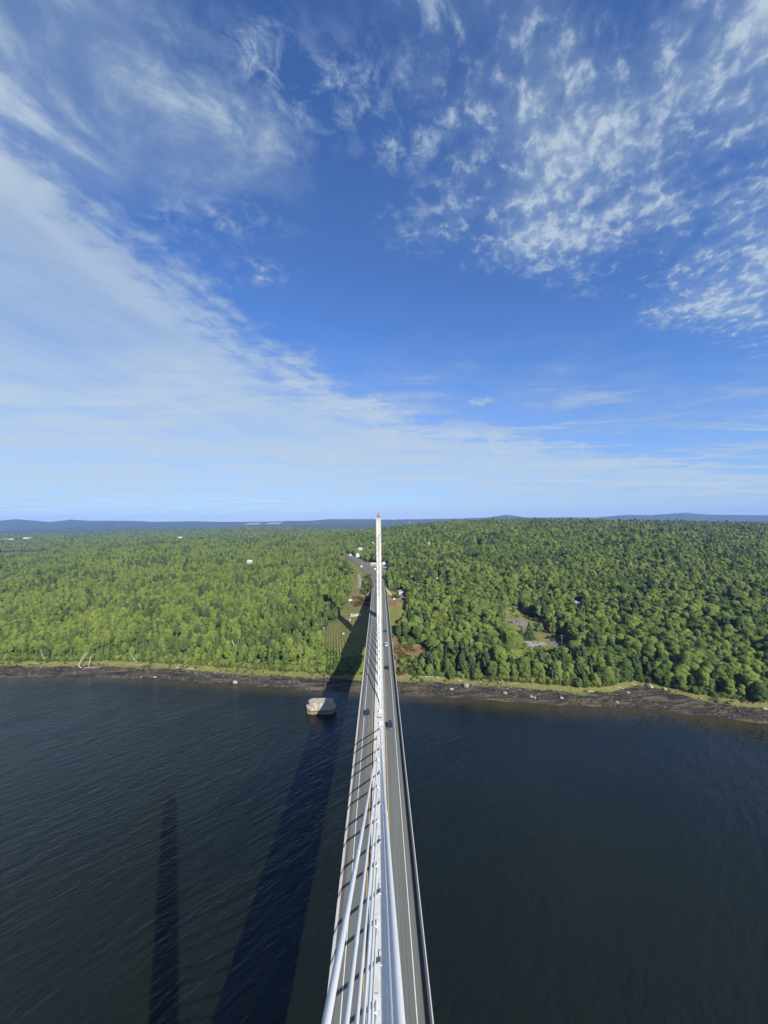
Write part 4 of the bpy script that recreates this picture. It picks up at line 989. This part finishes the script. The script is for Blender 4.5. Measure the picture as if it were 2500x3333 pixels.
# --- the rest is forest: instanced, one object
def scatter(name, X_, Y_, Z_, S_, R_, K_, protos, lb):
    me = bpy.data.meshes.new(name); me.vertices.add(len(X_)); me.vertices.foreach_set('co', np.stack([X_,Y_,Z_],-1).astype(np.float32).ravel())
    for an, ty, val in (('scl','FLOAT',S_),('rot','FLOAT',R_),('kind','INT',K_)):
        a = me.attributes.new(an, ty, 'POINT'); a.data.foreach_set('value', np.asarray(val).astype(np.float32 if ty == 'FLOAT' else np.int32))
    o = link(name, me); tag(o, lb, None, None, 'stuff')
    ng = bpy.data.node_groups.new(name, 'GeometryNodeTree'); ng.interface.new_socket('Geometry', in_out='INPUT', socket_type='NodeSocketGeometry'); ng.interface.new_socket('Geometry', in_out='OUTPUT', socket_type='NodeSocketGeometry')
    N_, L_ = ng.nodes, ng.links; gi = N_.new('NodeGroupInput'); go = N_.new('NodeGroupOutput'); jn = N_.new('GeometryNodeJoinGeometry')
    def attr(nm_, ty): a = N_.new('GeometryNodeInputNamedAttribute'); a.data_type = ty; a.inputs['Name'].default_value = nm_; return a.outputs['Attribute']
    sc_, ro_, ki_ = attr('scl','FLOAT'), attr('rot','FLOAT'), attr('kind','INT')
    cx = N_.new('ShaderNodeCombineXYZ'); L_.new(ro_, cx.inputs[2])
    for q, pr in enumerate(protos):
        oi = N_.new('GeometryNodeObjectInfo'); oi.inputs['Object'].default_value = pr; oi.inputs['As Instance'].default_value = True
        cp = N_.new('FunctionNodeCompare'); cp.data_type = 'INT'; cp.operation = 'EQUAL'; L_.new(ki_, cp.inputs['A'] if False else cp.inputs[2]); cp.inputs[3].default_value = q
        ip = N_.new('GeometryNodeInstanceOnPoints'); L_.new(gi.outputs[0], ip.inputs['Points']); L_.new(cp.outputs[0], ip.inputs['Selection'])
        L_.new(oi.outputs['Geometry'], ip.inputs['Instance']); L_.new(cx.outputs[0], ip.inputs['Rotation']); L_.new(sc_, ip.inputs['Scale']); L_.new(ip.outputs[0], jn.inputs[0])
    L_.new(jn.outputs[0], go.inputs[0]); md = o.modifiers.new('scatter', 'NODES'); md.node_group = ng; return o
r_ = ~single
scatter('forest', TX[r_], TY[r_], TZ[r_]-.1, SC[r_], ROT[r_], np.where(rng.random(r_.sum()) < .022, 10, KIND[r_]), PROTO + [SNAG], 'dense mixed forest covering the far hillside')
# --- bushes: along the bank, and dry brush on the cut slopes
def bush(h_, R_, n, m, size=.5):
    cl = [((rng.uniform(-1,1)*R_*.6, rng.uniform(-1,1)*R_*.6, h_*rng.uniform(.25,.75)), R_*rng.uniform(.35,.6)) for _ in range(n)]
    V, Fq = blob_leaves(cl, 60, size); me = crown_mesh('proto_bush', (V, Fq), m); return bpy.data.objects.new('proto_bush', me)
BUSH = [bush(2.6,1.8,7,M['bush']), bush(3.6,1.9,8,M['leaf']), bush(1.1,1.2,5,M['rust'],.4), bush(1.6,1.2,5,M['bush'],.4), bush(.7,1.0,4,M['bush'],.35)]
bx, by, bk, bsz = [], [], [], []
def put(n, fx, fy, kinds, s0, s1, cond=None):
    x, y = fx(n), fy(n) if not callable(getattr(fy, '__code__', None)) or fy.__code__.co_argcount == 1 else None
    m_ = np.ones(n, bool) if cond is None else cond(x, y)
    x, y = x[m_], y[m_]; bx.append(x); by.append(y); bk.append(rng.choice(kinds, len(x))); bsz.append(rng.uniform(s0, s1, len(x)))
xb = rng.uniform(-345, 262, 1700); yb_ = yg(xb)+6.0+rng.gamma(2, 1.6, 1700); m_ = ~inpoly(xb, yb_, CORRIDOR) | (xb < -57)
bx.append(xb[m_]); by.append(yb_[m_]); bk.append(rng.choice([0,1,1,3], m_.sum())); bsz.append(rng.uniform(.6,1.4,m_.sum()))
xb = rng.uniform(-345, 262, 900); yb_ = yg(xb)+rng.uniform(.5,7.0,900); m_ = (vnoise(xb/9, yb_/4, 95) > .02)
bx.append(xb[m_]); by.append(yb_[m_]); bk.append(rng.choice([4,4,3], m_.sum())); bsz.append(rng.uniform(.4,1.1,m_.sum()))
def area(n, x0, x1, y0, y1, kinds, s0, s1, thr=-.1, seed=81, poly=None):
    x = rng.uniform(x0, x1, n); y = rng.uniform(y0, y1, n); m_ = vnoise(x/7, y/7, seed) > thr
    if poly: m_ &= inpoly(x, y, poly)
    bx.append(x[m_]); by.append(y[m_]); bk.append(rng.choice(kinds, m_.sum())); bsz.append(rng.uniform(s0, s1, m_.sum()))
area(230,-58,-40,316,348,[0,1,1],1.0,1.9,-.3); area(160,-40,-13,313,333,[0,1,1],1.0,1.9,-.4)       # bushes under the deck shadow
area(220,-33,-9,452,486,[2,2,2,3],.7,1.3,-.2); area(150,-24,-9,486,580,[3,0,4],.7,1.4,-.1); area(60,-22,-14,545,600,[1,0],.9,1.7,-.2)
area(150,11,24,470,500,[3,0,2],.6,1.2,-.1); area(190,10,46,340,358,[2,2,4],.7,1.3,-.1); area(90,10,28,334,344,[2,4],.7,1.2,-.1)
area(120,16,28,312,330,[0,1],.8,1.5,-.2); area(130,11,30,372,402,[4,3,0],.7,1.3,.0); area(60,20,33,356,368,[0,1],.8,1.5,-.2); area(40,13,19,309,318,[2,2],.7,1.2,-.3)
area(260,126,184,352,470,[4,3,4],.7,1.3,.05,83,CLEARING); area(120,138,176,364,372,[0,3],.6,1.1,-.2)
bx, by, bk, bsz = map(np.concatenate, (bx, by, bk, bsz))
m_ = np.abs(bx - road_x(by)) > np.where(by > 480, 9.5, 0); bx, by, bk, bsz = bx[m_], by[m_], bk[m_], bsz[m_]
scatter('undergrowth', bx, by, height(bx, by)-.15, bsz, rng.uniform(0,6.28,len(bx)), bk, BUSH, 'bushes and dry brush along the bank and on the cut slopes')
# --- a few trees that stand out
def lone_tree(name, lb, x, y, VF, tr, mats, s, cat='tree'):
    o = empty(name, (x, y, hz(x, y)-.1), rng.uniform(0,6.28), lb, cat); o.scale = (s, s, s)
    link('crown', crown_mesh('crown', VF, mats[0]), None, o); tm_ = tr.mesh('trunk'); tm_.materials.append(mats[1]); link('trunk', tm_, None, o)
lone_tree('cedar_tree', 'big dense conical cedar standing alone in the right hand clearing', 145.5, 375, conifer(15,6.4,.02,30,1.05), trunk_mb(13,.3,.1,0,.5,1,.95), (M['needle'],M['bark']), 1.0)
lone_tree('cedar_tree', 'lower dark conifer in the shade left of the big conical cedar', 139, 377, conifer(9.5,3.6,.03,18,.9), trunk_mb(9,.25,.1,0,.5,1,.95), (M['pine'],M['bark']), 1.0)
lone_tree('broadleaf_tree', 'small round tree right of the conical cedar in the clearing', 161.5, 388, SPEC[0][1], SPEC[0][2], SPEC[0][3], .62)
lone_tree('broadleaf_tree', 'narrow pale green tree at the right rim of the clearing', 170.5, 383, SPEC[3][1], SPEC[3][2], SPEC[3][3], .72)
lone_tree('broadleaf_tree', 'half-grown tree in the upper grass of the right clearing', 158, 452, SPEC[4][1], SPEC[4][2], SPEC[4][3], .5)
lone_tree('conifer_tree', 'small dark conifer on the bank between the drive and the road', -19.5, 565, SPEC[5][1], SPEC[5][2], SPEC[5][3], .42)

# ------------------------------------------------------------------ the air
hb = MB().box(-13600,13600,-2600,9950,-8.5,330).build('haze', None); tag(hb, 'thin blue summer haze', None, None, 'stuff')
hm = bpy.data.materials.new('haze'); hm.use_nodes = True; hm.node_tree.nodes.clear(); t = NT(hm.node_tree)
pv = t.new('ShaderNodeVolumePrincipled'); pv.inputs['Color'].default_value = (.20,.36,1.0,1); pv.inputs['Density'].default_value = HAZE; pv.inputs['Anisotropy'].default_value = 0.0
om = t.new('ShaderNodeOutputMaterial'); t.l.new(pv.outputs[0], om.inputs['Volume']); hb.data.materials.append(hm)
